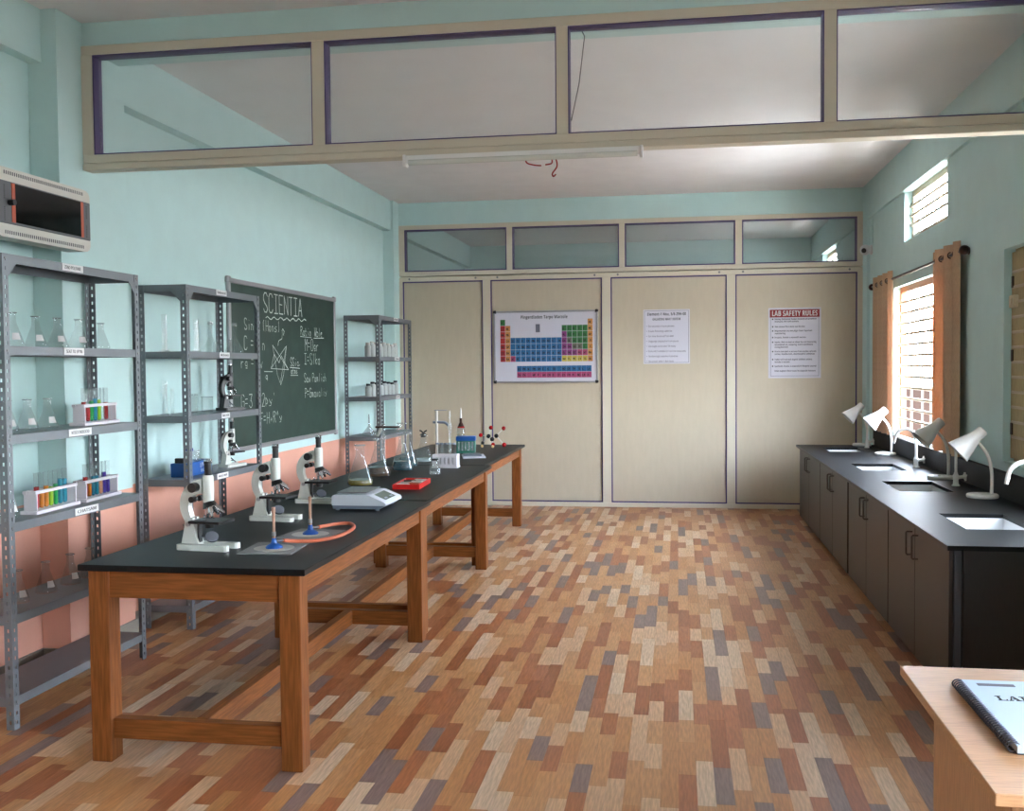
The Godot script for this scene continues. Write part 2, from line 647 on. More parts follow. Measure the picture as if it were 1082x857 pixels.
func build_windows():
	bar_window(1, HOLES[0], 2.012, 12, [-0.62, -0.2, 0.1, 0.45], "window_wood")
	bar_window(2, HOLES[1], 2.02, 3, [-0.8, -0.45, 0.0, 0.3, 0.72, 0.85], "grille_cream")
	bar_window(3, HOLES[4], 2.02, 3, [-0.5, 0.0, 0.5], "grille_cream")
	bar_window(4, HOLES[3], 2.02, 12, [-0.6, -0.2, 0.2, 0.6], "window_wood")
	bar_window(5, HOLES[5], 2.02, 12, [-0.5, 0.0, 0.5], "window_wood")  # unseen window added to brighten the far bay
	# the window by the near end of the counter, its wooden leaf half shut, widened out of view to keep light off the lamp
	var w = bar_window(6, HOLES[2], 2.02, 12, [0.0, 0.35, 0.7], "shutter_wood")
	var hz = (HOLES[2][1] - HOLES[2][0]) / 2
	var hy = HOLES[2][3] - HOLES[2][2]
	var st = mb()
	cbox(st, Vector3(-0.012, hy / 2, -hz + 0.425), Vector3(0.018, hy - 0.04, 0.85), 0.003)
	var leaf = put(st, "shutter_leaf", "shutter_wood", w)
	for y in [0.2, hy * 0.5, hy - 0.2]:
		st = mb()
		box(st, Vector3(-0.024, y, -hz + 0.03), Vector3(0.008, 0.07, 0.03))
		put(st, "hinge", "rod_bronze", leaf)
	st = mb()
	cbox(st, Vector3(-0.035, 0.965, -hz + 0.09), Vector3(0.03, 0.075, 0.09), 0.004)
	put(st, "latch", "switch_cream", leaf)
	st = mb()
	cbox(st, Vector3(-0.053, 0.965, -hz + 0.09), Vector3(0.008, 0.035, 0.04), 0.003)
	put(st, "latch_knob", "switch_cream", leaf)

# ------------------------------------------------------------------ far partition with glazed top lights
func ring_of(st, x0, x1, y0, y1, t, z0, z1):     # four bars lining the inside of an opening
	span(st, Vector3(x0, y0, z0), Vector3(x0 + t, y1, z1))
	span(st, Vector3(x1 - t, y0, z0), Vector3(x1, y1, z1))
	span(st, Vector3(x0 + t, y0, z0), Vector3(x1 - t, y0 + t, z1))
	span(st, Vector3(x0 + t, y1 - t, z0), Vector3(x1 - t, y1, z1))

func build_partition():
	var z = -11.34
	var n = frame_node("wall_partition", Vector3(0, 0, z))
	var tops = [[-3.035, -1.869], [-1.805, -0.626], [-0.565, 0.614], [0.684, 1.868]]
	var doors = [[-3.062, -2.142], [-2.056, -0.815], [-0.722, 0.524], [0.614, 1.872]]
	var st
	for r in [[3.10, 3.15, "top_rail"], [2.58, 2.63, "transom_rail"], [2.52, 2.57, "head_rail"], [0.0, 0.05, "bottom_rail"]]:
		st = mb()
		cbox(st, Vector3(-0.5875, (r[0] + r[1]) / 2, -0.042), Vector3(5.025, r[1] - r[0], 0.084), 0.004)
		put(st, r[2], "frame_cream", n)
	st = mb()
	span(st, Vector3(-3.1, 2.565, -0.1), Vector3(1.925, 2.585, -0.085))
	put(st, "cover_strip", "frame_cream", n)
	var edges = [-3.1]
	for t in tops:
		edges.append(t[0]); edges.append(t[1])
	edges.append(1.925)
	for k in range(0, edges.size(), 2):
		st = mb()
		span(st, Vector3(edges[k], 2.63, -0.1), Vector3(edges[k + 1], 3.10, 0))
		put(st, "mullion", "frame_cream", n)
	edges = [-3.1]
	for t in doors:
		edges.append(t[0]); edges.append(t[1])
	edges.append(1.925)
	for k in range(0, edges.size(), 2):
		st = mb()
		span(st, Vector3(edges[k], 0.05, -0.1), Vector3(edges[k + 1], 2.52, 0.002))
		put(st, "post", "frame_cream", n)
	for t in tops:
		st = mb()
		span(st, Vector3(t[0] + 0.012, 2.642, -0.045), Vector3(t[1] - 0.012, 3.088, -0.04))
		var pane = put(st, "pane", "pane_clear", n)
		st = mb()
		ring_of(st, t[0], t[1], 2.63, 3.10, 0.012, -0.09, -0.004)
		put(st, "edge_film", "film_purple", pane)
	for t in doors:
		st = mb()
		span(st, Vector3(t[0] + 0.014, 0.064, -0.06), Vector3(t[1] - 0.014, 2.506, -0.02))
		var panel = put(st, "panel", "panel_beige", n)
		st = mb()
		ring_of(st, t[0], t[1], 0.05, 2.52, 0.014, -0.07, -0.008)
		put(st, "edge_film", "film_purple", panel)
	st = mb()
	for t in doors:
		for x in [t[0] + 0.08, t[1] - 0.08]:
			cyl(st, Vector3(x, 2.548, 0), Vector3(x, 2.548, 0.004), 0.012, 8)
	put(st, "screw", "bolt", n)

# ------------------------------------------------------------------ glazed transom across the room
func build_transom():
	var z = -5.12
	var n = frame_node("window_7", Vector3(0, 0, z))
	var tops = [[-3.067, -1.847], [-1.783, -0.587], [-0.53, 0.691], [0.747, 1.87]]
	var st
	for r in [[3.225, 3.275, "top_rail", 0.0], [2.655, 2.70, "bottom_rail", 0.0], [2.618, 2.653, "carrier_rail", 0.004]]:
		st = mb()
		cbox(st, Vector3(-0.6025, (r[0] + r[1]) / 2, -0.045 + r[3]), Vector3(5.055, r[1] - r[0], 0.09), 0.003)
		put(st, r[2], "frame_cream", n)
	var edges = [-3.13]
	for t in tops:
		edges.append(t[0]); edges.append(t[1])
	edges.append(1.925)
	for k in range(0, edges.size(), 2):
		st = mb()
		span(st, Vector3(edges[k], 2.70, -0.09), Vector3(edges[k + 1], 3.225, 0))
		put(st, "mullion", "frame_cream", n)
	for t in tops:
		st = mb()
		span(st, Vector3(t[0] + 0.006, 2.706, -0.062), Vector3(t[1] - 0.006, 3.219, -0.057))
		var pane = put(st, "pane", "pane_clear", n)
		st = mb()
		ring_of(st, t[0], t[1], 2.70, 3.225, 0.006, -0.085, -0.004)
		put(st, "edge_film", "film_purple", pane)
	# unlit batten on the lower rail
	var f = thing("tube_light", "long white unlit batten light under the glazed transom", "light", Vector3(-0.76, 2.585, z + 0.004))
	st = mb()
	cbox(st, Vector3(0, 0.012, 0.02), Vector3(1.17, 0.04, 0.04), 0.003)
	put(st, "batten", "white_plastic", f)
	st = mb()
	cyl(st, Vector3(-0.57, -0.006, 0.044), Vector3(0.57, -0.006, 0.044), 0.014, 14)
	put(st, "lamp_tube", "white_enamel", f)
	for s in [-1, 1]:
		st = mb()
		cbox(st, Vector3(s * 0.59, 0.003, 0.029), Vector3(0.016, 0.06, 0.058), 0.003)
		put(st, "end_cap", "white_plastic", f)
	for w in [[Vector3(0.02, -0.005, 0.03), Vector3(0.03, -0.03, 0.035), Vector3(0.07, -0.042, 0.035), Vector3(0.1, -0.045, 0.035)], [Vector3(0.17, -0.005, 0.03), Vector3(0.178, -0.05, 0.035), Vector3(0.155, -0.085, 0.035), Vector3(0.16, -0.1, 0.035), Vector3(0.172, -0.09, 0.035)], [Vector3(0.15, -0.005, 0.03), Vector3(0.152, -0.035, 0.036), Vector3(0.12, -0.042, 0.036)]]:
		st = mb()
		tube(st, curve(w, 6), 0.0035, 6)
		put(st, "loose_wire", "wire_red", f)
	st = mb()
	tube(st, [Vector3(-0.49, 3.274, z - 0.16), Vector3(-0.46, 3.22, z - 0.16), Vector3(-0.49, 2.98, z - 0.16), Vector3(-0.53, 2.80, z - 0.16)], 0.0025, 6)
	tag(put(st, "hanging_wire", "wire_dark"), "thin dark wire dangling behind the glazed transom", "wire")

# ------------------------------------------------------------------ lab tables
func lab_table(x0, x1, z0, z1, label):
	var t = thing("lab_table", label, "table", Vector3((x0 + x1) / 2, 0, (z0 + z1) / 2), 0, "lab tables standing end to end")
	var hx = (x1 - x0) / 2
	var hz = abs(z1 - z0) / 2
	var top = 0.79
	var st = mb()
	cbox(st, Vector3(0, top - 0.0125, 0), Vector3(hx * 2, 0.025, hz * 2), 0.003)
	put(st, "table_top", "table_black", t)
	var lw = 0.085
	var lx = hx - 0.03 - lw / 2
	var lz = hz - 0.025 - lw / 2
	for sx in [-1, 1]:
		for sz in [-1, 1]:
			st = mb()
			cbox(st, Vector3(sx * lx, (top - 0.025) / 2, sz * lz), Vector3(lw, top - 0.025, lw), 0.003)
			put(st, "leg", "teak_y", t)
	for s in [-1, 1]:
		st = mb()
		span(st, Vector3(-lx + lw / 2, 0.655, s * (lz + 0.03)), Vector3(lx - lw / 2, top - 0.025, s * (lz + 0.005)))
		put(st, "apron", "teak_x", t)
		st = mb()
		span(st, Vector3(s * (lx + 0.032), 0.68, -lz + lw / 2), Vector3(s * (lx + 0.007), top - 0.025, lz - lw / 2))
		put(st, "apron", "teak_z", t)
		st = mb()
		cbox(st, Vector3(0, 0.13, s * lz), Vector3(lx * 2 - lw, 0.08, 0.05), 0.002)
		put(st, "stretcher", "teak_x", t)
	st = mb()
	cbox(st, Vector3(0, 0.13, 0), Vector3(0.05, 0.08, lz * 2 - 0.05), 0.002)
	put(st, "stretcher", "teak_z", t)
	return t

func build_lab_tables():
	lab_table(-2.33, -1.395, -3.70, -5.715, "black topped teak lab table carrying the three white microscopes")
	lab_table(-2.36, -1.42, -5.735, -7.82, "middle black topped teak lab table, with the red tray on it")
	lab_table(-2.42, -1.48, -7.84, -9.98, "far black topped teak lab table, with the molecule model on it")

# ------------------------------------------------------------------ slotted angle racks
func slotted_post(h) -> ArrayMesh:
	var st = mb()
	var w = 0.038
	var s = 0.009
	var e = 0.0145
	var t = 0.0025
	for k in 2:
		var at = func(u, y, d): return Vector3(u, y, d) if k == 0 else Vector3(d, y, u)
		span(st, at.call(0.0 if k == 0 else t, 0, 0), at.call(e, h, t))
		span(st, at.call(w - e, 0, 0), at.call(w, h, t))
		var y = 0.0
		while y < h - 0.01:
			span(st, at.call(e, y, 0), at.call(w - e, min(y + 0.024, h), t))
			y += 0.04
	st.generate_normals()
	return st.commit()

func shelving(x0, x1, zn, zf, levels: Array, label, tags: Array):
	var h = levels[0]
	var r = thing("shelving_unit", label, "shelving", Vector3((x0 + x1) / 2, 0, (zn + zf) / 2), 0, "slotted angle racks")
	var hx = (x1 - x0) / 2
	var hz = (zn - zf) / 2
	var pm = slotted_post(h)
	for q in [[-hx, -hz, 0.0], [-hx, hz, PI / 2], [hx, hz, PI], [hx, -hz, -PI / 2]]:
		var p = put(pm, "post", "steel_grey", r)
		p.position = Vector3(q[0], 0, q[1])
		p.rotation.y = q[2]
	var st = mb()
	var a = Vector3(hx - 0.0026, 0, hz - 0.0026)
	span(st, Vector3(-a.x, -0.0015, -a.z), Vector3(a.x, 0, a.z))
	for s in [-1, 1]:
		span(st, Vector3(s * a.x, -0.04, -a.z), Vector3(s * (a.x - 0.0015), -0.0015, a.z))
		span(st, Vector3(-a.x, -0.04, s * a.z), Vector3(a.x, -0.0015, s * (a.z - 0.0015)))
		span(st, Vector3(s * a.x, -0.04, -a.z), Vector3(s * (a.x - 0.012), -0.0385, a.z))
	st.generate_normals()
	var sm = st.commit()
	for y in levels:
		var sh = put(sm, "shelf", "steel_grey", r)
		sh.position.y = y
		for s in [-1, 1]:
			st = mb()
			cyl(st, Vector3(hx + 0.0002, -0.02, s * (hz - 0.02)), Vector3(hx + 0.003, -0.02, s * (hz - 0.02)), 0.006, 8)
			put(st, "bolt", "bolt", sh)
			st = mb()
			cyl(st, Vector3(hx - 0.02, -0.02, s * (hz + 0.0002)), Vector3(hx - 0.02, -0.02, s * (hz + 0.003)), 0.006, 8)
			put(st, "bolt", "bolt", sh)
	for s in [-1, 1]:                                # corner plates under the top shelf
		st = mb()
		extrude(st, PackedVector2Array([Vector2(s * (hz - 0.03), h - 0.038), Vector2(s * (hz - 0.10), h - 0.038), Vector2(s * (hz - 0.038), h - 0.10), Vector2(s * (hz - 0.03), h - 0.10)]), 0.002, Transform3D(Basis(Vector3(0, 0, 1), Vector3.UP, Vector3(-1, 0, 0)), Vector3(hx - 0.002, 0, 0)))
		put(st, "corner_plate", "steel_grey", r)
	st = mb()
	extrude(st, PackedVector2Array([Vector2(hx - 0.03, h - 0.038), Vector2(hx - 0.10, h - 0.038), Vector2(hx - 0.038, h - 0.10), Vector2(hx - 0.03, h - 0.10)]), 0.002, Transform3D(Basis(), Vector3(0, 0, hz - 0.002)))
	put(st, "corner_plate", "steel_grey", r)
	for t in tags:                                   # [level, z, width, text]
		st = mb()
		var c = Vector3(hx + 0.0006, levels[t[0]] - 0.018, t[1] - (zn + zf) / 2)
		box(st, c, Vector3(0.001, 0.034, t[2]))
		var lb = put(st, "shelf_label", "paper", r)
		lettering(t[3], 0.016, "ink", lb, Transform3D(Basis(Vector3.UP, PI / 2), c + Vector3(0.0008, 0, 0)), t[2] * 0.78)

func build_racks():
	var lv = [2.055, 1.66, 1.275, 0.895, 0.495, 0.14]
	shelving(-3.115, -2.83, -4.0, -5.12, lv, "grey slotted steel rack with racks of coloured test tubes", [[0, -4.52, 0.17, "ZENO POLIVARE"], [1, -4.515, 0.165, "SEAT TO SPTN"], [2, -4.55, 0.19, "N'BOOKBOOD"], [3, -4.59, 0.2, "CHATSAM"]])
	shelving(-3.165, -2.86, -5.72, -6.8, lv, "grey slotted steel rack holding two small microscopes, before the chalkboard", [[0, -6.2, 0.15, "Balanced"], [1, -6.23, 0.145, "McKnmck"], [2, -6.23, 0.12, "MACHER"], [3, -6.17, 0.16, "MIASHMN"]])
	shelving(-3.15, -2.80, -9.5, -10.7, lv, "grey slotted steel rack of white bottles by the beige partition", [[0, -10.1, 0.16, "REAGENT"], [1, -10.12, 0.18, "CHNEMA"], [2, -10.14, 0.14, "SOLUT"]])

# ------------------------------------------------------------------ sink counter
const CT := 0.745          # height of the counter

func build_counter():
	var sinks = [[-10.30, -9.82], [-8.64, -8.10], [-7.36, -6.78], [-5.80, -5.26]]
	var st = mb()
	var holes = []
	for s in sinks:
		holes.append([s[0], s[1], 1.38, 1.705])
	with_holes(st, Vector2(-10.66, -4.77), Vector2(1.175, XR - 0.003), Vector2(CT - 0.022, CT), holes, func(u, v, w): return Vector3(v, w, u))
	var top = thing("worktop", "long black granite worktop with four sink cutouts", "worktop")
	put(st, "slab", "granite_black", top)
	st = mb()
	span(st, Vector3(1.172, CT - 0.02, -10.66), Vector3(1.176, CT - 0.001, -4.77))
	put(st, "edge_strip", "edge_grey", top)
	st = mb()
	cbox(st, Vector3(1.931, CT + 0.0755, -7.715), Vector3(0.036, 0.15, 5.89), 0.003)
	put(st, "splashback", "granite_black", top)
	var units = [[-10.5, -9.045, "far end of the counter under the farthest sink"], [-9.035, -7.60, "second from the partition"], [-7.55, -6.165, "third from the partition, after the open gap"], [-6.155, -4.81, "near end of the counter with the exposed dark side"]]
	for k in 4:
		var u = units[k]
		var hz = (u[1] - u[0]) / 2
		var c = thing("base_cabinet", "dark brown double door base cabinet, " + u[2], "cabinet", Vector3(1.21, 0, (u[0] + u[1]) / 2), 0, "base cabinets under the worktop")
		st = mb()
		span(st, Vector3(0, 0.05, -hz), Vector3(0.018, CT - 0.024, -hz + 0.018))
		span(st, Vector3(0, 0.05, hz - 0.018), Vector3(0.70, CT - 0.024, hz))
		span(st, Vector3(0.018, 0.05, -hz), Vector3(0.70, CT - 0.024, -hz + 0.018))
		span(st, Vector3(0, 0.05, -hz + 0.018), Vector3(0.70, 0.068, hz - 0.018))
		span(st, Vector3(0.69, 0.068, -hz + 0.018), Vector3(0.70, CT - 0.024, hz - 0.018))
		put(st, "carcass", "laminate_dark", c)
		st = mb()
		span(st, Vector3(0.03, 0, -hz), Vector3(0.66, 0.05, hz))
		put(st, "plinth", "laminate_dark", c)
		for s in [-1, 1]:
			st = mb()
			cbox(st, Vector3(-0.01, 0.385, s * hz * 0.5), Vector3(0.018, 0.66, hz - 0.006), 0.002)
			var d = put(st, "door", "laminate_dark", c)
			st = mb()
			var z = s * 0.065
			tube(st, [Vector3(-0.019, 0.565, z), Vector3(-0.045, 0.565, z), Vector3(-0.049, 0.57, z), Vector3(-0.049, 0.68, z), Vector3(-0.045, 0.685, z), Vector3(-0.019, 0.685, z)], 0.005, 8)
			put(st, "handle", "handle_steel", d)
		if k == 3:
			st = mb()
			span(st, Vector3(0.0, 0.05, hz), Vector3(0.03, CT - 0.024, hz + 0.012))
			put(st, "edge_trim", "edge_grey", c)
			st = mb()
			span(st, Vector3(0.036, 0.0, hz + 0.0005), Vector3(0.74, CT - 0.024, hz + 0.018))
			put(st, "end_panel", "laminate_dark", c)
	var where = ["beside the partition", "below the curtained window", "between the two cream lamps", "at the near end of the counter"]
	for k in 4:
		var s = sinks[k]
		var hz = (s[1] - s[0]) / 2
		var b = thing("sink", "white ceramic undermount sink " + where[k], "sink", Vector3(1.5425, CT - 0.2, (s[0] + s[1]) / 2), 0, "counter sinks")
		st = mb()
		var hx = 0.1625
		var hy = 0.1775
		for q in [-1, 1]:
			span(st, Vector3(q * (hx + 0.012), 0, -hz - 0.012), Vector3(q * (hx - 0.001), hy, hz + 0.012))
			span(st, Vector3(-hx + 0.001, 0, q * (hz + 0.012)), Vector3(hx - 0.001, hy, q * (hz - 0.001)))
		span(st, Vector3(-hx - 0.012, -0.012, -hz - 0.012), Vector3(hx + 0.012, 0, hz + 0.012))
		put(st, "bowl", "ceramic", b)
		st = mb()
		lathe(st, [[0, 0.0005], [0.028, 0.0005], [0.028, 0.003], [0.02, 0.003], [0.016, 0.001], [0, 0.001]], 16)
		put(st, "drain", "chrome", b)
	lamps()
	taps()

func desk_lamp(at, turn, m, label):
	var l = thing("desk_lamp", label, "lamp", at, turn, "desk lamps along the counter")
	var st = mb()
	lathe(st, [[0, 0], [0.088, 0], [0.09, 0.004], [0.09, 0.016], [0.084, 0.022], [0, 0.024]], 32)
	put(st, "base", m, l)
	st = mb()
	lathe(st, [[0, 0], [0.012, 0], [0.012, 0.006], [0, 0.007]], 12, Transform3D(Basis(), Vector3(-0.02, 0.022, 0.03)))
	put(st, "switch", m, l)
	st = mb()
	tube(st, curve([Vector3(0.05, 0.018, 0), Vector3(0.052, 0.09, 0), Vector3(0.048, 0.17, 0), Vector3(0.026, 0.255, 0), Vector3(-0.015, 0.315, 0), Vector3(-0.03, 0.33, 0)], 6), 0.0105, 12)
	put(st, "stem", m, l)
	# shade: opens down and outwards over the sink
	var mouth = Vector3(-0.14, 0.27, 0)
	var crown = Vector3(0.005, 0.405, 0)
	var xf = aim(crown, mouth)
	st = mb()
	lathe(st, [[0, 0.0], [0.026, 0.0], [0.034, 0.008], [0.035, 0.05], [0.038, 0.07], [0.076, 0.192], [0.078, 0.198], [0.075, 0.198], [0.073, 0.192], [0.034, 0.07], [0.03, 0.05]], 32, xf)
	put(st, "shade", m, l)
	st = mb()
	lathe(st, [[0, 0.06], [0.015, 0.06], [0.016, 0.09], [0.028, 0.12], [0.03, 0.14], [0.024, 0.16], [0, 0.17]], 16, xf)
	put(st, "bulb", "white_enamel", l)

func lamps():
	desk_lamp(Vector3(1.79, CT, -10.56), 0.1, "white_plastic", "white desk lamp standing against the beige partition")  # this lamp and the next: window light put into a whiter colour
	desk_lamp(Vector3(1.81, CT, -9.5), 0.0, "white_plastic", "white desk lamp before the far curtain")
	desk_lamp(Vector3(1.81, CT, -7.55), 0.1, "lamp_cream", "cream desk lamp before the near curtain")
	desk_lamp(Vector3(1.80, CT, -6.52), -0.1, "lamp_cream", "cream desk lamp before the bare teal wall")

func tap(at, neck, label):
	var t = thing("lab_tap", label, "tap", at, 0, "counter taps")
	var st = mb()
	lathe(st, [[0, 0], [0.026, 0], [0.026, 0.006], [0.018, 0.012], [0.016, 0.04], [0.019, 0.046], [0.019, 0.07], [0.013, 0.078], [0.011, 0.09], [0, 0.09]], 18)
	put(st, "body", "lamp_cream", t)
	st = mb()
	if neck:
		tube(st, curve([Vector3(0, 0.08, 0), Vector3(0, 0.18, 0), Vector3(-0.012, 0.25, 0), Vector3(-0.05, 0.293, 0), Vector3(-0.1, 0.295, 0), Vector3(-0.145, 0.262, 0), Vector3(-0.16, 0.215, 0)], 6), 0.0115, 12)
		put(st, "swan_neck", "lamp_cream", t)
		st = mb()
		cyl(st, Vector3(-0.158, 0.222, 0), Vector3(-0.166, 0.185, 0), 0.0125, 12, 0.01)
		put(st, "nozzle", "lamp_cream", t)
	else:
		tube(st, [Vector3(0, 0.08, 0), Vector3(0, 0.23, 0)], 0.009, 12)
		put(st, "riser", "lamp_cream", t)
		st = mb()
		lathe(st, [[0, -0.015], [0.01, -0.011], [0.015, 0], [0.01, 0.011], [0, 0.015]], 14, Transform3D(Basis(), Vector3(0, 0.235, 0)))
		put(st, "ball_end", "lamp_cream", t)
	st = mb()
	cyl(st, Vector3(0.01, 0.055, 0), Vector3(0.05, 0.06, 0), 0.011, 12)
	cyl(st, Vector3(0.05, 0.06, 0), Vector3(0.062, 0.0615, 0), 0.02, 12)
	for k in 4:
		var a = TAU * k / 4 + 0.4
		cyl(st, Vector3(0.056, 0.061, 0), Vector3(0.058, 0.061 + 0.028 * sin(a), 0.028 * cos(a)), 0.007, 8)
	put(st, "valve_handle", "lamp_cream", t)

func taps():
	tap(Vector3(1.79, CT, -10.28), false, "short pale tap by the sink beside the partition")
	tap(Vector3(1.82, CT, -8.36), true, "pale swan neck tap below the curtained window")
	tap(Vector3(1.80, CT, -7.12), false, "pale upright tap between the two cream lamps")
	tap(Vector3(1.82, CT, -5.58), true, "white swan neck tap at the near end of the counter")

# ------------------------------------------------------------------ chalkboard
const GLYPHS := {"S": "45 36 16 05 04 13 32 41 30 10 01", "C": "45 36 16 05 01 10 30 41", "I": "06 46;26 20;00 40", "E": "46 06 00 40;03 33", "N": "00 06 40 46", "T": "06 46;26 20", "A": "00 26 40;12 32", "R": "00 06 36 45 34 03;23 40", "W": "06 10 23 30 46", "M": "00 06 23 46 40", "O": "16 05 01 10 30 41 45 36 16", "P": "00 06 36 45 44 33 03", "G": "45 36 16 05 01 10 30 41 43 23", "H": "00 06;40 46;03 43", "L": "06 00 40", "F": "00 06 46;03 33", "V": "06 20 46", "B": "00 06 36 45 34 03;33 42 41 30 00", "Q": "16 05 01 10 30 41 45 36 16;22 40", "a": "33 13 02 01 10 30 33 30 40", "b": "06 00 30 41 42 33 03", "c": "33 13 02 01 10 30", "d": "46 40 10 01 02 13 43", "e": "02 32 33 13 02 01 10 30", "f": "36 26 15 10;03 33", "g": "33 13 02 11 31 33 30 20 10", "h": "06 00;03 23 32 30", "i": "23 20;25 25", "k": "06 00;33 02 30", "l": "26 20", "m": "00 03 13 20 23 33 40", "n": "00 03 23 32 30", "o": "13 02 01 10 20 31 32 23 13", "p": "00 04 23 32 21 01", "q": "33 13 02 11 31 33 30", "r": "00 03 02 13 33", "s": "33 13 02 31 20 00", "t": "15 11 20 30;03 33", "u": "03 01 10 30 33 30", "v": "03 20 43", "w": "03 10 22 30 43", "x": "03 30;00 33", "y": "03 12 31;43 20 00", "z": "03 33 00 30", "=": "02 32;04 34", "+": "23 21;12 32", "-": "12 32", "(": "26 15 11 20", ")": "16 25 21 10", "1": "15 26 20", "2": "05 16 36 45 44 00 40", "3": "06 46 23 33 42 41 30 10 01", "0": "16 05 01 10 30 41 45 36 16", ",": "11 00", "^": "14 26 34", "'": "26 25", ".": "10 10", "/": "00 46"}

func text_strokes(text: String, h: float) -> Array:     # polylines, starting at 0,0, letters h high
	var o = []
	var x = 0.0
	for ch in text:
		if GLYPHS.has(ch):
			for part in GLYPHS[ch].split(";"):
				var line = []
				for q in part.split(" "):
					line.append(Vector2(x + float(q[0]) / 4.0 * h * 0.52, float(q[1]) / 6.0 * h))
				if line.size() == 2 and line[0] == line[1]:
					line[1] += Vector2(h * 0.05, 0)
				o.append(line)
		x += h * (0.72 if ch != " " else 0.5)
	return o

func build_board():
	var z0 = -7.05                      # end towards the viewer
	var z1 = -9.40
	var y0 = 0.94
	var y1 = 2.215
	var b = thing("chalkboard", "green chalkboard in an aluminium frame with chalk formulas headed SCIENTIA", "chalkboard", Vector3(XL, y0, (z0 + z1) / 2))
	var hz = (z0 - z1) / 2
	var hy = y1 - y0
	var st = mb()
	span(st, Vector3(0.002, 0.02, -hz + 0.02), Vector3(0.016, hy - 0.02, hz - 0.02))
	put(st, "writing_surface", "chalkboard_green", b)
	for q in [[0, 0.035, -hz, hz, "bottom_rail"], [hy - 0.035, hy, -hz, hz, "top_rail"], [0.035, hy - 0.035, -hz, -hz + 0.035, "side_rail"], [0.035, hy - 0.035, hz - 0.035, hz, "side_rail"]]:
		st = mb()
		cbox(st, Vector3(0.014, (q[0] + q[1]) / 2, (q[2] + q[3]) / 2), Vector3(0.026, q[1] - q[0], q[3] - q[2]), 0.004)
		put(st, q[4], "aluminium", b)
	for sy in [0.012, hy - 0.012]:
		for sz in [-1, 1]:
			st = mb()
			cbox(st, Vector3(0.015, sy, sz * (hz - 0.012)), Vector3(0.032, 0.05, 0.05), 0.008)
			put(st, "corner_cap", "aluminium", b)
	# chalk lines: u runs along the board away from the viewer, v is height
	var notes = [["SCIENTIA", -7.70, 2.0, 0.15, 0.0042], ["Sin=2 (Hons)", -7.33, 1.85, 0.085, 0.0023], ["C =   n", -7.32, 1.70, 0.10, 0.0023], ["rg =  v", -7.26, 1.56, 0.095, 0.0023], ["q", -7.72, 1.46, 0.08, 0.0023], ["G=3  -2py'", -7.25, 1.26, 0.10, 0.0023], ["F=H+R^y", -7.60, 1.12, 0.09, 0.0023], ["Ratio", -8.50, 1.84, 0.075, 0.0023], ["Wble", -8.84, 1.84, 0.075, 0.0023], ["M=Ogr", -8.60, 1.71, 0.10, 0.0023], ["I=S1ka", -8.58, 1.59, 0.095, 0.0023], ["Saw Pamliah", -8.57, 1.435, 0.075, 0.0023], ["P=Gmaxaliy", -8.58, 1.30, 0.08, 0.0023], ["SSia,", -8.25, 1.575, 0.07, 0.0021], ["atms", -8.26, 1.51, 0.055, 0.0021], ["?", -8.1, 1.85, 0.08, 0.0021]]
	var lines = []
	for n in notes:
		for l in text_strokes(n[0], n[3]):
			var ll = []
			for p in l:
				ll.append(Vector2(-n[1] + p.x, n[2] + p.y))
			lines.append([ll, n[4]])
	for l in [[[8.49, 1.83], [8.76, 1.825]], [[8.82, 1.825], [9.08, 1.83]], [[7.69, 1.53], [7.86, 1.53]], [[8.24, 1.565], [8.46, 1.555]], [[8.25, 1.497], [8.42, 1.495]], [[8.08, 1.86], [8.07, 1.80], [8.0, 1.78], [7.98, 1.74]], [[8.1, 1.83], [8.12, 1.86], [8.09, 1.88], [8.07, 1.86]], [[7.87, 1.74], [8.2, 1.545], [7.83, 1.555], [8.16, 1.74], [8.02, 1.44]], [[7.87, 1.74], [7.96, 1.5], [8.03, 1.42], [8.09, 1.5], [8.16, 1.73]], [[7.83, 1.555], [7.9, 1.67], [8.0, 1.6], [8.05, 1.66], [8.2, 1.545]]]:
		var ll = []
		for p in l: ll.append(Vector2(p[0], p[1]))
		lines.append([ll, 0.0023])
	var wav = []
	for k in 25:
		wav.append(Vector2(7.74 + k * 0.037, 1.955 + 0.012 * sin(k * 1.7) + 0.0007 * k))
	lines.append([wav, 0.004])
	wav = []
	for k in 12:
		wav.append(Vector2(8.1 + k * 0.04, 1.045 + 0.012 * k * 0.3))
	var rr = RandomNumberGenerator.new()
	rr.seed = 5
	st = mb()
	st.set_smooth_group(-1)
	for l in lines:
		var pts = l[0]
		for k in pts.size() - 1:
			var a = pts[k] + Vector2(rr.randf_range(-1, 1), rr.randf_range(-1, 1)) * 0.002
			var c = pts[k + 1]
			var d = (c - a).normalized()
			var nrm = Vector2(-d.y, d.x) * l[1] * rr.randf_range(0.75, 1.15)
			a -= d * l[1] * 0.6
			c += d * l[1] * 0.6
			var f = func(p): return Vector3(0.0168, p.y - y0, -p.x - (z0 + z1) / 2)
			quad(st, f.call(a + nrm), f.call(c + nrm), f.call(c - nrm), f.call(a - nrm))
	var ch = put(st, "chalk_writing", "chalk", b)
	ch.set_meta("kind", "stuff")

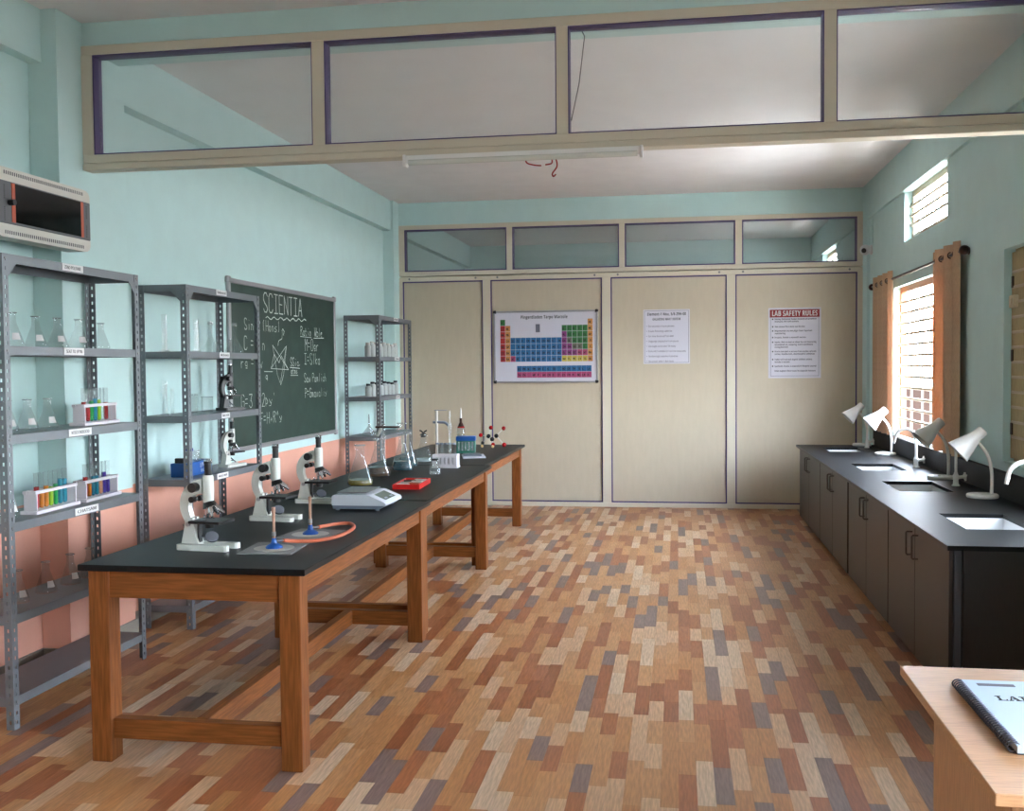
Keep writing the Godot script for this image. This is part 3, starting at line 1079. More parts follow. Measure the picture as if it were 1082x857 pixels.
# ------------------------------------------------------------------ things on the walls
func curtain(z0, z1, folds, label):
	var c = thing("curtain", label, "curtain", Vector3(1.908, 0.905, (z0 + z1) / 2), 0, "tan window curtains")
	var h = 1.48
	var n = folds * 10
	var st = mb()
	var at = func(i, j, off):
		var u = float(i) / n
		var ph = u * folds * TAU
		var v = float(j) / 8.0
		var amp = 0.033 + 0.006 * sin(u * 9.0 + 1.0) * (1.0 - v)
		var z = lerpf(z1, z0, u) - (z0 + z1) / 2 + 0.014 * sin(ph * 2.0) + (1.0 - v) * 0.012 * sin(u * 14.0)
		return Vector3(amp * sin(ph) + off, v * h, z)
	for side in [1, -1]:
		st.set_smooth_group(1 if side == 1 else 2)
		for i in n:
			for j in 8:
				var off = side * 0.0018
				var a = at.call(i, j, off)
				var b = at.call(i, j + 1, off)
				var d = at.call(i + 1, j + 1, off)
				var e = at.call(i + 1, j, off)
				if side == -1: quad(st, a, b, d, e)
				else: quad(st, e, d, b, a)
	st.set_smooth_group(-1)
	for i in n:
		for j in [0, 8]:
			quad(st, at.call(i, j, 0.0018), at.call(i, j, -0.0018), at.call(i + 1, j, -0.0018), at.call(i + 1, j, 0.0018))
	for i in [0, n]:
		for j in 8:
			quad(st, at.call(i, j, 0.0018), at.call(i, j + 1, 0.0018), at.call(i, j + 1, -0.0018), at.call(i, j, -0.0018))
	put(st, "cloth", "curtain_tan", c)
	for k in folds * 2:
		st = mb()
		var u = (k + 0.5) / (folds * 2.0) + 0.5 / (folds * 2.0)
		if u > 0.99: continue
		var z = lerpf(z1, z0, u) - (z0 + z1) / 2
		var ring = []
		for j in 17:
			var a = TAU * j / 16
			ring.append(Vector3(0.021 * cos(a), 1.405 + 0.021 * sin(a), z))
		tube(st, ring, 0.004, 6)
		put(st, "eyelet", "rod_bronze", c)

func build_wall_things():
	curtain(-9.72, -10.66, 4, "tan curtain drawn back beside the beige partition")
	curtain(-7.47, -8.23, 3, "tan curtain drawn back beside the bare teal wall")
	var r = thing("curtain_rod", "dark bronze curtain rod above the grilled window", "curtain rod", Vector3(1.908, 2.31, -9.05))
	var st = mb()
	cyl(st, Vector3(0, 0, -1.66), Vector3(0, 0, 1.64), 0.011, 14)
	put(st, "pole", "rod_bronze", r)
	for s in [-1, 1]:
		st = mb()
		lathe(st, [[0, 0], [0.013, 0], [0.03, 0.012], [0.034, 0.03], [0.03, 0.055], [0.018, 0.07], [0, 0.074]], 18, aim(Vector3(0, 0, s * 1.64), Vector3(0, 0, s * 1.8)))
		put(st, "finial", "rod_bronze", r)
		st = mb()
		cyl(st, Vector3(0.047, 0, s * 1.615), Vector3(0.0, 0, s * 1.615), 0.008, 8)
		lathe(st, [[0, 0], [0.025, 0], [0.025, 0.006], [0, 0.006]], 14, aim(Vector3(0.047, 0, s * 1.615), Vector3(0, 0, s * 1.615)))
		put(st, "bracket", "rod_bronze", r)
	# security camera
	var c = thing("security_camera", "small round white security camera high on the wall by the partition", "camera", Vector3(XR, 2.71, -11.0))
	st = mb()
	lathe(st, [[0, 0], [0.05, 0], [0.05, 0.012], [0.035, 0.02], [0, 0.02]], 20, aim(Vector3(0, 0, 0), Vector3(-1, 0, 0)))
	put(st, "wall_plate", "cctv_white", c)
	var look = Vector3(-0.55, -0.25, 0.8).normalized()
	var o = Vector3(-0.062, 0, 0)
	st = mb()
	lathe(st, [[0, -0.055], [0.03, -0.045], [0.05, -0.02], [0.055, 0.0], [0.05, 0.022], [0.04, 0.036], [0, 0.036]], 24, aim(o, o + look))
	put(st, "eyeball", "cctv_white", c)
	st = mb()
	lathe(st, [[0, 0.0365], [0.026, 0.0365], [0.024, 0.042], [0, 0.042]], 20, aim(o, o + look))
	put(st, "lens", "black_plastic", c)
	st = mb()
	span(st, Vector3(-0.012, 0.05, 0.06), Vector3(0, 0.33, 0.075))
	put(st, "conduit", "wall_teal", c)
	# whiteboard with periodic table and the two posters on the partition
	var w = thing("periodic_table_board", "white framed board printed with a colourful periodic table", "board", Vector3(-1.4425, 1.372, -11.358))
	st = mb()
	span(st, Vector3(-0.56, 0.018, 0), Vector3(0.56, 0.782, 0.012))
	var face = put(st, "board", "poster_white", w)
	for q in [[-0.58, 0.58, 0, 0.02, "bottom_rail"], [-0.58, 0.58, 0.78, 0.8, "top_rail"], [-0.58, -0.56, 0.02, 0.78, "side_rail"], [0.56, 0.58, 0.02, 0.78, "side_rail"]]:
		st = mb()
		cbox(st, Vector3((q[0] + q[1]) / 2, (q[2] + q[3]) / 2, 0.012), Vector3(q[1] - q[0], q[3] - q[2], 0.024), 0.003)
		put(st, q[4], "aluminium", w)
	for sx in [-1, 1]:
		for y in [0.012, 0.788]:
			st = mb()
			cbox(st, Vector3(sx * 0.566, y, 0.014), Vector3(0.04, 0.036, 0.03), 0.01)
			put(st, "corner_cap", "corner_black", w)
	periodic_table(face)
	lettering("Pingerdladen Tarpo Warzole", 0.036, "ink", face, Transform3D(Basis(), Vector3(-0.015, 0.728, 0.0126)), 0.52, "Droid Sans", true)
	notice(Vector3(-0.118, 1.57, -11.359), 0.50, 0.59, false)
	notice(Vector3(1.2325, 1.405, -11.359), 0.545, 0.75, true)
	wall_cabinet()

func periodic_table(face):
	# printed cells, one small quad each, kept as a single print
	var tones = {"g": Color(0.16, 0.42, 0.22), "r": Color(0.62, 0.13, 0.15), "o": Color(0.72, 0.5, 0.26), "b": Color(0.13, 0.38, 0.56), "p": Color(0.5, 0.2, 0.44), "y": Color(0.72, 0.66, 0.28), "k": Color(0.62, 0.24, 0.4), "m": Color(0.4, 0.4, 0.35)}
	var rows = ["g................o", "ro..........gggggo", "ro..........pggggo", "robbbbbbbbbbpmgggo", "robbbbbbbbbbppmmgo", "robbbbbbbbbbpppkko", "rokbbbbbbbbbyyyyyo", "", "...bbbbbbbbbbbbbbb", "...kkkkkkkkkkkkkkk"]
	var names = "H He Li Be B C N O F Ne Na Mg Al Si P S Cl Ar K Ca Sc Ti V Cr Mn Fe Co Ni Cu Zn Ga Ge As Se Br Kr Rb Sr Y Zr Nb Mo Tc Ru Rh Pd Ag Cd In Sn Sb Te I Xe Cs Ba La Hf Ta W Re Os Ir Pt Au Hg Tl Pb Bi Po At Rn Fr Ra Ac Rf Db Sg Bh Hs Mt Ds Rg Cn Nh Fl Mc Lv Ts Og Ce Pr Nd Pm Sm Eu Gd Tb Dy Ho Er Tm Yb Lu La Th Pa U Np Pu Am Cm Bk Cf Es Fm Md No Lr".split(" ")
	var st = {}
	for k in tones: st[k] = mb()
	var ink = mb()
	ink.set_smooth_group(-1)
	var n = 0
	var cw = 0.0573
	var ch = 0.0672
	for j in rows.size():
		for i in rows[j].length():
			var k = rows[j][i]
			if k == ".": continue
			var x = -0.507 + i * cw
			var y = 0.704 - j * ch + (0.024 if j > 7 else 0.0)
			if j > 7: x = -0.322 + (i - 3) * cw * 0.965
			st[k].set_smooth_group(-1)
			span(st[k], Vector3(x + 0.0015, y - ch + 0.0015, 0.0122), Vector3(x + cw - 0.0015, y - 0.0015, 0.0128))
			for l in text_strokes(names[n % names.size()].to_upper(), 0.022):
				for q in l.size() - 1:
					var a = l[q] + Vector2(x + 0.012, y - ch * 0.72)
					var c = l[q + 1] + Vector2(x + 0.012, y - ch * 0.72)
					var d = (c - a).normalized() * 0.0024
					var nr = Vector2(-d.y, d.x)
					quad(ink, Vector3(a.x + nr.x, a.y + nr.y, 0.0131), Vector3(c.x + nr.x, c.y + nr.y, 0.0131), Vector3(c.x - nr.x, c.y - nr.y, 0.0131), Vector3(a.x - nr.x, a.y - nr.y, 0.0131))
			n += 1
	for k in tones:
		mat("print_" + k, tones[k], 0.55)
		var o = put(st[k], "printed_cells", "print_" + k, face)
		o.set_meta("kind", "stuff")
	put(ink, "printed_symbols", "ink", face).set_meta("kind", "stuff")
	var s2 = mb()
	box(s2, Vector3(-0.085, 0.605, 0.0125), Vector3(0.048, 0.09, 0.0008))
	put(s2, "printed_key", "ink_soft", face)

func notice(at, w, h, rules):
	var p = thing("notice", "white notice headed LAB SAFETY RULES on a dark red band" if rules else "plain white typed notice with bullet lines on the partition", "notice", at, 0, "notices on the partition")
	var st = mb()
	box(st, Vector3(0, h / 2, 0.0006), Vector3(w, h, 0.001))
	put(st, "sheet", "poster_white", p)
	st = mb()
	var b = 0.012 if not rules else 0.022
	ring_of(st, -w / 2 + b, w / 2 - b, b, h - b, 0.0035, 0.001, 0.0016)
	put(st, "border_line", "ink_soft", p)
	var flat = func(x, y): return Transform3D(Basis(), Vector3(x, y, 0.002))
	if rules:
		st = mb()
		box(st, Vector3(0, h - 0.06, 0.0014), Vector3(w - 0.03, 0.082, 0.001))
		put(st, "title_band", "poster_red", p)
		lettering("LAB SAFETY RULES", 0.056, "paper", p, flat.call(0, h - 0.06), w * 0.86, "Droid Sans", true)
		var lines = [["Dlooley fleticsenor hoston tlonselit of zarcmtion", 0.63, 1], ["tenrsand, the cold starters", 0.605, 0], ["Wea ssoood fhre stase uso the slas", 0.55, 1], ["Moponsontes uss ono pliger hosro fopotiont", 0.505, 1], ["soptuinoriog", 0.478, 0], ["Drussos, lloroln u esronolil morton", 0.435, 1], ["Opolor, fhot oo stoot oo nbnot tho stol theronrthg", 0.385, 1], ["oseanstood ost, usoperng, tconts sontbttons", 0.358, 0], ["ooosng bosronss", 0.332, 0], ["Ocorto sont stoot os nos snor fcote sootbos sof scoto", 0.285, 1], ["sorons, tboolbosnols, obootbsoplnis oobtshoot", 0.258, 0], ["Fodor soll ood ssot scgont ssbltors sotens", 0.2, 1], ["soonsbo o nsosnon", 0.173, 0], ["Ipsstbsott, bsosto, ts oosoosltol tl Btopotls ussontd", 0.128, 1], ["Eolos aogssos Btonl tooor bo slopnoth ftotnont", 0.078, 0]]
		for l in lines:
			var wl = min(0.43, 0.0092 * l[0].length())
			lettering(l[0], 0.0175, "ink", p, flat.call(-w / 2 + 0.066 + wl / 2, l[1]), wl, "Droid Sans", true)
			if l[2]:
				st = mb()
				box(st, Vector3(-w / 2 + 0.045, l[1], 0.0016), Vector3(0.013, 0.014, 0.001))
				put(st, "bullet", "ink", p)
	else:
		lettering("Element-1 Nou, 5/6 Z9H-08", 0.032, "ink", p, flat.call(0, h - 0.05), w * 0.83, "Droid Sans", true)
		lettering("GALAXING MAXT DIVIOB", 0.026, "ink", p, flat.call(0, h - 0.105), w * 0.6, "Droid Sans", true)
		var y = h - 0.18
		for l in ["Doc secsiests of occat pbsoom", "Escale fhovcting catterios", "Son sbosr Bonoccod Tolci ANH", "Oocgsongo sotsposcd of H ooo pososs", "Oos bogts cocoo cosnr fot sosoy", "Ettaboond O notobbles fot T ocs o ton osposmeses", "Oscotonoocgts oosootos of posotoos", "No ocsoon osots 1 tbss tsoso"]:
			var wl = min(0.40, 0.0075 * l.length() + 0.06)
			lettering(l, 0.02, "ink", p, flat.call(-w / 2 + 0.055 + wl / 2, y), wl)
			st = mb()
			box(st, Vector3(-w / 2 + 0.036, y, 0.0016), Vector3(0.006, 0.006, 0.001))
			put(st, "bullet", "ink", p)
			y -= 0.0545

func wall_cabinet():
	var c = thing("wall_cabinet", "cream and grey equipment cabinet with a dark glass door, high above the rack", "cabinet", Vector3(-3.02, 2.165, -4.62))
	var st = mb()
	cbox(st, Vector3(-0.14, 0.155, 0.06), Vector3(0.255, 0.17, 0.62), 0.006)
	put(st, "housing", "cabinet_grey", c)
	for y in [0.03, 0.285]:                            # rounded cream rims above and below the door
		st = mb()
		var poly = PackedVector2Array()
		var s = 1.0 if y > 0.1 else -1.0
		for q in [[-0.38, -0.03], [0.37, -0.03], [0.37, 0.0], [0.36, 0.018], [0.34, 0.028], [0.31, 0.031], [-0.35, 0.031], [-0.37, 0.02], [-0.38, 0.0]]:
			poly.append(Vector2(q[0], q[1] * s))
		extrude(st, poly, 0.1, Transform3D(Basis(Vector3(0, 0, -1), Vector3.UP, Vector3(1, 0, 0)), Vector3(-0.05, y, 0)))
		var rim = put(st, "rim", "cabinet_cream", c)
		st = mb()
		for k in 42:
			box(st, Vector3(0.0005, y + s * 0.008, 0.32 - k * 0.0152), Vector3(0.002, 0.016, 0.006))
		put(st, "vent_slots", "cabinet_grey", rim).set_meta("kind", "stuff")
	st = mb()
	cbox(st, Vector3(-0.004, 0.158, 0), Vector3(0.012, 0.194, 0.74), 0.003)
	var d = put(st, "door", "cabinet_grey", c)
	st = mb()
	box(st, Vector3(0.003, 0.16, -0.015), Vector3(0.004, 0.176, 0.53))
	put(st, "dark_glass", "cabinet_glass", d)
	for z in [0.262, -0.292]:
		st = mb()
		box(st, Vector3(0.003, 0.16, z), Vector3(0.005, 0.178, 0.024))
		put(st, "orange_strip", "cabinet_orange", d)
	st = mb()
	cyl(st, Vector3(0.002, 0.158, 0.29), Vector3(0.03, 0.158, 0.29), 0.014, 14)
	put(st, "knob", "black_plastic", d)
	for z in [0.325, -0.335]:  # dark dots painted for the shade inside perforations
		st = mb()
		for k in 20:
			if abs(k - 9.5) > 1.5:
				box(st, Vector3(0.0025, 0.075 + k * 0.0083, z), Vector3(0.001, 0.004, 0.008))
		put(st, "vent_shade_dots", "black_plastic", d).set_meta("kind", "stuff")

# ------------------------------------------------------------------ laboratory ware
func lathed(called, prof, m, parent, segs = 22, xf = Transform3D(), a0 = 0.0, a1 = TAU):
	var st = mb()
	lathe(st, prof, segs, xf, a0, a1)
	return put(st, called, m, parent)

func erlenmeyer(at, h, r, label, group, liquid = "", level = 0.0, sticker = true, face = 0.6):
	var f = thing("conical_flask", label, "flask", at, 0, group)
	var nr = r * 0.34
	lathed("glass", [[0, 0.0015], [r * 0.82, 0.0015], [r * 0.95, h * 0.025], [r, h * 0.07], [r * 0.97, h * 0.12], [nr * 1.12, h * 0.69], [nr, h * 0.75], [nr, h * 0.95], [nr * 1.22, h * 0.985], [nr * 1.22, h], [nr * 1.05, h]], "lab_glass", f, 28)
	lathed("rim", [[nr * 1.05, h * 0.975], [nr * 1.28, h * 0.975], [nr * 1.3, h * 0.99], [nr * 1.25, h], [nr * 1.05, h], [nr * 1.05, h * 0.975]], "lab_glass_bright", f, 24)
	if liquid:
		var rr = func(y): return (r - 0.002) * lerpf(0.97, 0.38, clampf((y / h - 0.12) / 0.57, 0, 1))
		lathed("liquid", [[0, 0.004], [r * 0.8, 0.004], [r * 0.92, h * 0.03], [(r - 0.002) * 0.985, h * 0.075], [rr.call(h * 0.12), h * 0.12], [rr.call(h * level), h * level], [0, h * level]], "liquid_" + liquid, f, 28)
	if sticker:
		var rs = func(y): return r * lerpf(0.97, 0.38, (y / h - 0.12) / 0.57) + 0.0008
		lathed("label_sticker", [[rs.call(h * 0.2), h * 0.2], [rs.call(h * 0.40), h * 0.40]], "sticker", f, 8, Transform3D(), face, face + 0.85)
	return f

func cylinder(at, h, r, label, group):
	var f = thing("measuring_cylinder", label, "cylinder", at, 0, group)
	lathed("foot", [[0, 0], [r * 2.0, 0], [r * 2.0, 0.005], [r * 1.2, 0.012], [0, 0.013]], "lab_glass_bright", f, 8)
	lathed("barrel", [[r, 0.013], [r, h - 0.004], [r * 1.2, h]], "lab_glass", f, 18)
	lathed("scale_stripe", [[r + 0.0006, h * 0.12], [r + 0.0006, h * 0.9]], "lab_glass_bright", f, 4, Transform3D(), 0.3, 0.9)

func beaker(at, h, r, label, group, called = "beaker"):
	var f = thing(called, label, "beaker" if called == "beaker" else called.split("_")[-1], at, 0, group)
	lathed("glass", [[0, 0.001], [r * 0.92, 0.001], [r, 0.006], [r, h * 0.95], [r * 1.08, h]], "lab_glass", f, 20)
	lathed("rim", [[r * 1.0, h - 0.003], [r * 1.09, h - 0.003], [r * 1.09, h], [r * 1.0, h]], "lab_glass_bright", f, 20)
	return f

func round_flask(at, h, r, label, group):
	var f = thing("volumetric_flask", label, "flask", at, 0, group)
	lathed("glass", [[0, 0.001], [r * 0.8, 0.001], [r, h * 0.05], [r * 0.97, h * 0.12], [r * 0.62, h * 0.3], [r * 0.26, h * 0.5], [r * 0.2, h * 0.6], [r * 0.2, h * 0.96], [r * 0.3, h]], "lab_glass", f, 24)
	lathed("neck_ring", [[r * 0.2, h * 0.9], [r * 0.31, h * 0.9], [r * 0.31, h], [r * 0.2, h]], "lab_glass_bright", f, 16)

func test_tube(at, h, r, liquid, level, label, group):
	var t = thing("test_tube", label, "test tube", at, 0, group)
	lathed("glass", [[0, 0.0006], [r * 0.6, r * 0.2], [r * 0.92, r * 0.6], [r, r], [r, h - 0.003], [r * 1.2, h]], "lab_glass", t, 14)
	if liquid:
		var q = r * 0.9
		lathed("liquid", [[0, 0.0016], [q * 0.6, q * 0.25], [q * 0.92, q * 0.65], [q, q * 1.1], [q, h * level], [0, h * level]], "liquid_" + liquid, t, 14)
	return t

func tube_rack(at, turn, length, label, group, tubes: Array, where: String, m = "rack_white", h = 0.105, th = 0.185):
	# an open frame along local x: base, two ends, two rails either side of the tubes
	var r = thing("test_tube_rack", label, "rack", at, turn, group)
	var hl = length / 2
	var st = mb()
	cbox(st, Vector3(0, 0.008, 0), Vector3(length, 0.016, 0.085), 0.002)
	put(st, "base", m, r)
	for s in [-1, 1]:
		st = mb()
		cbox(st, Vector3(s * (hl - 0.022), (h + 0.016) / 2, 0), Vector3(0.008, h - 0.016, 0.064), 0.001)
		put(st, "end_panel", m, r)
		st = mb()
		cbox(st, Vector3(0, h - 0.006, s * 0.024), Vector3(length - 0.02, 0.014, 0.018), 0.001)
		put(st, "top_rail", m, r)
	var n = tubes.size()
	var count = ["first", "second", "third", "fourth", "fifth", "sixth", "seventh", "eighth"]
	for k in n:
		var x = -hl + 0.05 + (length - 0.1) * (k + 0.5) / n
		var lq = tubes[k][0]
		test_tube(r.transform * Vector3(x, 0.0165, 0), th - 0.0165, 0.0125, lq, tubes[k][1], "%s test tube, %s in the %s" % ["empty glass" if lq == "" else lq.replace("_", " ") + " filled", count[k], where], "test tubes standing in racks")

func microscope(at, turn, m, label, sc = 1.0):
	var s = thing("microscope", label, "microscope", at, turn, "microscopes")
	s.scale = Vector3.ONE * sc
	var st = mb()
	var flat = Transform3D(Basis(Vector3(1, 0, 0), Vector3(0, 0, -1), Vector3(0, 1, 0)), Vector3(0, 0.011, 0))
	extrude(st, PackedVector2Array([Vector2(-0.10, -0.05), Vector2(-0.09, -0.058), Vector2(0.118, -0.058), Vector2(0.126, -0.052), Vector2(0.126, -0.032), Vector2(0.118, -0.026), Vector2(-0.01, -0.026), Vector2(-0.02, -0.018), Vector2(-0.02, 0.018), Vector2(-0.01, 0.026), Vector2(0.118, 0.026), Vector2(0.126, 0.032), Vector2(0.126, 0.052), Vector2(0.118, 0.058), Vector2(-0.09, 0.058), Vector2(-0.10, 0.05)]), 0.022, flat)
	put(st, "foot", m, s)
	st = mb()
	extrude(st, PackedVector2Array([Vector2(-0.095, 0.022), Vector2(-0.018, 0.022), Vector2(-0.03, 0.05), Vector2(-0.042, 0.125), Vector2(-0.075, 0.125), Vector2(-0.082, 0.08)]), 0.046)
	put(st, "pillar", m, s)
	st = mb()
	var outer = curve([Vector2(-0.078, 0.10), Vector2(-0.098, 0.14), Vector2(-0.104, 0.18), Vector2(-0.092, 0.225), Vector2(-0.058, 0.262), Vector2(-0.005, 0.282)], 5)
	var inner = curve([Vector2(-0.005, 0.222), Vector2(-0.04, 0.215), Vector2(-0.062, 0.19), Vector2(-0.066, 0.16), Vector2(-0.056, 0.125), Vector2(-0.045, 0.10)], 5)
	extrude(st, PackedVector2Array(outer + inner), 0.03)
	put(st, "arm", m, s)
	lathed("body_tube", [[0, 0], [0.0225, 0], [0.0225, 0.10], [0.019, 0.108], [0, 0.108]], m, s, 20, Transform3D(Basis(), Vector3(0.018, 0.188, 0)))
	lathed("eyepiece", [[0, 0], [0.0145, 0], [0.0145, 0.045], [0.016, 0.046], [0.016, 0.056], [0, 0.056]], "black_plastic", s, 18, Transform3D(Basis(), Vector3(0.018, 0.296, 0)))
	lathed("eyepiece_ring", [[0, 0], [0.0155, 0], [0.0155, 0.008], [0.011, 0.009], [0, 0.007]], "chrome", s, 18, Transform3D(Basis(), Vector3(0.018, 0.352, 0)))
	for q in [1, -1]:
		st = mb()
		cyl(st, Vector3(-0.03, 0.248, q * 0.014), Vector3(-0.03, 0.248, q * 0.044), 0.0195, 18)
		put(st, "coarse_knob", "black_plastic", s)
		st = mb()
		cyl(st, Vector3(-0.036, 0.2, q * 0.014), Vector3(-0.036, 0.2, q * 0.04), 0.0125, 16)
		put(st, "fine_knob", "black_plastic", s)
	st = mb()
	cyl(st, Vector3(0.018, 0.19, 0), Vector3(0.026, 0.168, 0), 0.022, 20, 0.03)
	put(st, "nosepiece", "black_plastic", s)
	for q in [[Vector3(0.016, 0.17, 0), Vector3(0.014, 0.124, 0)], [Vector3(0.034, 0.17, 0.016), Vector3(0.052, 0.134, 0.03)], [Vector3(0.046, 0.175, -0.004), Vector3(0.082, 0.146, -0.008)], [Vector3(0.03, 0.17, -0.018), Vector3(0.04, 0.135, -0.034)]]:
		st = mb()
		cyl(st, q[0], q[0].lerp(q[1], 0.6), 0.0105, 14)
		cyl(st, q[0].lerp(q[1], 0.6), q[1], 0.0075, 14, 0.005)
		put(st, "objective", "chrome", s)
	st = mb()
	cbox(st, Vector3(0.03, 0.112, 0), Vector3(0.14, 0.011, 0.12), 0.002)
	var stage = put(st, "stage", "black_plastic", s)
	for q in [-0.03, 0.03]:
		st = mb()
		cbox(st, Vector3(0.0, 0.12, q), Vector3(0.05, 0.003, 0.008), 0.001)
		cyl(st, Vector3(-0.022, 0.117, q), Vector3(-0.022, 0.13, q), 0.004, 10)
		put(st, "stage_clip", "chrome", stage)
	st = mb()
	cyl(st, Vector3(0.02, 0.107, 0), Vector3(0.02, 0.085, 0), 0.018, 16)
	put(st, "condenser", "black_plastic", s)
	st = mb()
	cbox(st, Vector3(-0.024, 0.07, 0), Vector3(0.012, 0.09, 0.022), 0.002)
	put(st, "rack_post", "black_plastic", s)
	var md = Vector3(0.45, 0.75, 0.5).normalized()
	st = mb()
	cyl(st, Vector3(0.03, 0.048, 0) - md * 0.004, Vector3(0.03, 0.048, 0) + md * 0.004, 0.026, 24)
	cyl(st, Vector3(-0.022, 0.046, 0), Vector3(0.02, 0.046, 0), 0.004, 8)
	put(st, "mirror", "mirror_grey", s)
	st = mb()
	cyl(st, Vector3(-0.06, 0.1, 0.022), Vector3(-0.06, 0.1, 0.032), 0.009, 14)
	put(st, "tilt_screw", "steel_satin", s)
	return s

const TT := 0.79           # height of the table tops

func build_table_things():
	microscope(Vector3(-1.985, TT, -4.10), -0.12, "white_enamel", "white microscope at the open end of the first lab table", 1.06)
	microscope(Vector3(-2.02, TT, -4.93), -0.12, "white_enamel", "white microscope standing second along the first lab table", 1.06)
	microscope(Vector3(-2.035, TT, -5.60), -0.06, "white_enamel", "white microscope behind the electronic balance", 1.06)
	var st
	# burners on their gauze mats
	var spots = [[Vector3(-1.69, TT, -4.13), "first"], [Vector3(-1.665, TT, -4.50), "second"]]
	for k in 2:
		var p = spots[k][0]
		var g = thing("gauze_mat", "square grey gauze mat under the %s blue burner" % ("nearer" if k == 0 else "farther"), "mat", p, 0.08 if k == 0 else -0.1, "gauze mats")
		st = mb()
		box(st, Vector3(0, 0.0015, 0), Vector3(0.23, 0.003, 0.28))
		put(st, "wire_mesh", "gauze_grey", g)
		lathed("pale_centre", [[0, 0.0031], [0.085, 0.0031], [0.085, 0.0036], [0, 0.0036]], "gauze_pale", g, 24)
		var b = thing("burner", "blue based gas burner, %s" % ("nearer the table end" if k == 0 else "beside the loop of the orange hose"), "burner", p + Vector3(0, 0.0037, 0), 0.35, "gas burners")
		lathed("base", [[0, 0], [0.036, 0], [0.036, 0.005], [0.028, 0.012], [0.014, 0.02], [0.0105, 0.034], [0.0105, 0.042], [0, 0.042]], "blue_paint", b, 28)
		lathed("barrel", [[0, 0.042], [0.0065, 0.042], [0.0065, 0.15], [0, 0.15]], "brass", b, 16)
		lathed("collar", [[0.0066, 0.05], [0.0095, 0.05], [0.0095, 0.068], [0.0066, 0.068]], "steel_satin", b, 16)
		lathed("barrel_tip", [[0, 0.15], [0.008, 0.15], [0.008, 0.172], [0.0055, 0.172], [0.0055, 0.16], [0, 0.16]], "brass", b, 16)
		st = mb()
		cyl(st, Vector3(0, 0.03, 0), Vector3(0.04, 0.03, 0), 0.0045, 10)
		put(st, "gas_inlet", "steel_satin", b)
	st = mb()
	var hose = curve([Vector3(-1.655, 0.823, -4.145), Vector3(-1.62, 0.81, -4.21), Vector3(-1.555, 0.803, -4.27), Vector3(-1.495, 0.803, -4.40), Vector3(-1.50, 0.803, -4.62), Vector3(-1.56, 0.803, -4.76), Vector3(-1.62, 0.806, -4.72), Vector3(-1.628, 0.818, -4.58), Vector3(-1.632, 0.823, -4.517)], 10)
	tube(st, hose, 0.0085, 10)
	tag(put(st, "rubber_hose", "rubber_orange"), "orange rubber hose looping between the two blue burners", "hose")
	# electronic balance
	var e = thing("balance", "white electronic balance with a steel pan and grey display", "balance", Vector3(-1.685, TT, -5.44))
	st = mb()
	extrude(st, PackedVector2Array([Vector2(-0.145, 0.028), Vector2(0.15, 0.028), Vector2(0.15, 0.04), Vector2(0.142, 0.048), Vector2(0.06, 0.082), Vector2(0.05, 0.084), Vector2(-0.135, 0.084), Vector2(-0.145, 0.076)]), 0.33)
	put(st, "body", "scale_white", e)
	st = mb()
	extrude(st, PackedVector2Array([Vector2(-0.14, 0.01), Vector2(0.12, 0.01), Vector2(0.145, 0.0275), Vector2(-0.142, 0.0275)]), 0.325)
	put(st, "chassis", "scale_grey", e)
	for q in [[-0.12, -0.14], [-0.12, 0.14], [0.1, -0.14], [0.1, 0.14]]:
		lathed("foot", [[0, 0], [0.012, 0], [0.012, 0.0098], [0, 0.0098]], "scale_grey", e, 12, Transform3D(Basis(), Vector3(q[0], 0, q[1])))
	st = mb()
	cbox(st, Vector3(-0.045, 0.094, 0), Vector3(0.165, 0.006, 0.26), 0.002)
	put(st, "weighing_pan", "steel_satin", e)
	lathed("pan_post", [[0, 0.0842], [0.02, 0.0842], [0.02, 0.0908], [0, 0.0908]], "black_plastic", e, 12, Transform3D(Basis(), Vector3(-0.045, 0, 0)))
	var slope = Transform3D(Basis(Vector3.BACK, -0.393), Vector3(0.101, 0.0658, 0))
	st = mb()
	box(st, Vector3(0, 0.0005, 0), Vector3(0.07, 0.002, 0.19), slope)
	var dsp = put(st, "display", "lcd", e)
	st = mb()
	for q in [-0.06, -0.035, 0.04, 0.065]:
		cbox(st, Vector3(0.022, 0.002, q), Vector3(0.012, 0.002, 0.016), 0.0005, slope)
	put(st, "keys", "scale_grey", dsp).set_meta("kind", "stuff")
	# flasks
	var gp = "large flasks of coloured liquid"
	erlenmeyer(Vector3(-2.035, TT, -6.43), 0.265, 0.085, "large conical flask with a little yellow liquid", gp, "ochre", 0.15, false)
	erlenmeyer(Vector3(-2.075, TT, -6.98), 0.265, 0.085, "large conical flask with brown liquid", gp, "brown", 0.25, false)
	erlenmeyer(Vector3(-2.015, TT, -7.40), 0.27, 0.082, "large conical flask of teal liquid with a funnel in its neck", gp, "deep_teal", 0.26, false)
	erlenmeyer(Vector3(-2.06, TT, -7.72), 0.26, 0.078, "large conical flask of teal liquid behind the funnel flask", gp, "deep_teal", 0.3, false)
	erlenmeyer(Vector3(-2.03, TT, -8.10), 0.22, 0.075, "conical flask with a dark stopper beside the clamp stand", gp, "clear", 0.1, false)
	var fn = thing("stopper", "dark twisted stopper on the clear conical flask", "stopper", Vector3(-2.03, TT + 0.2, -8.10))
	lathed("plug", [[0, 0], [0.018, 0], [0.022, 0.03], [0, 0.03]], "black_plastic", fn, 14)
	st = mb()
	tube(st, curve([Vector3(0, 0.028, 0), Vector3(0.012, 0.045, 0), Vector3(0.03, 0.055, 0)], 4), 0.006, 8)
	tube(st, curve([Vector3(0, 0.028, 0), Vector3(-0.012, 0.045, 0), Vector3(-0.03, 0.055, 0)], 4), 0.006, 8)
	put(st, "stems", "corner_black", fn).set_meta("kind", "stuff")
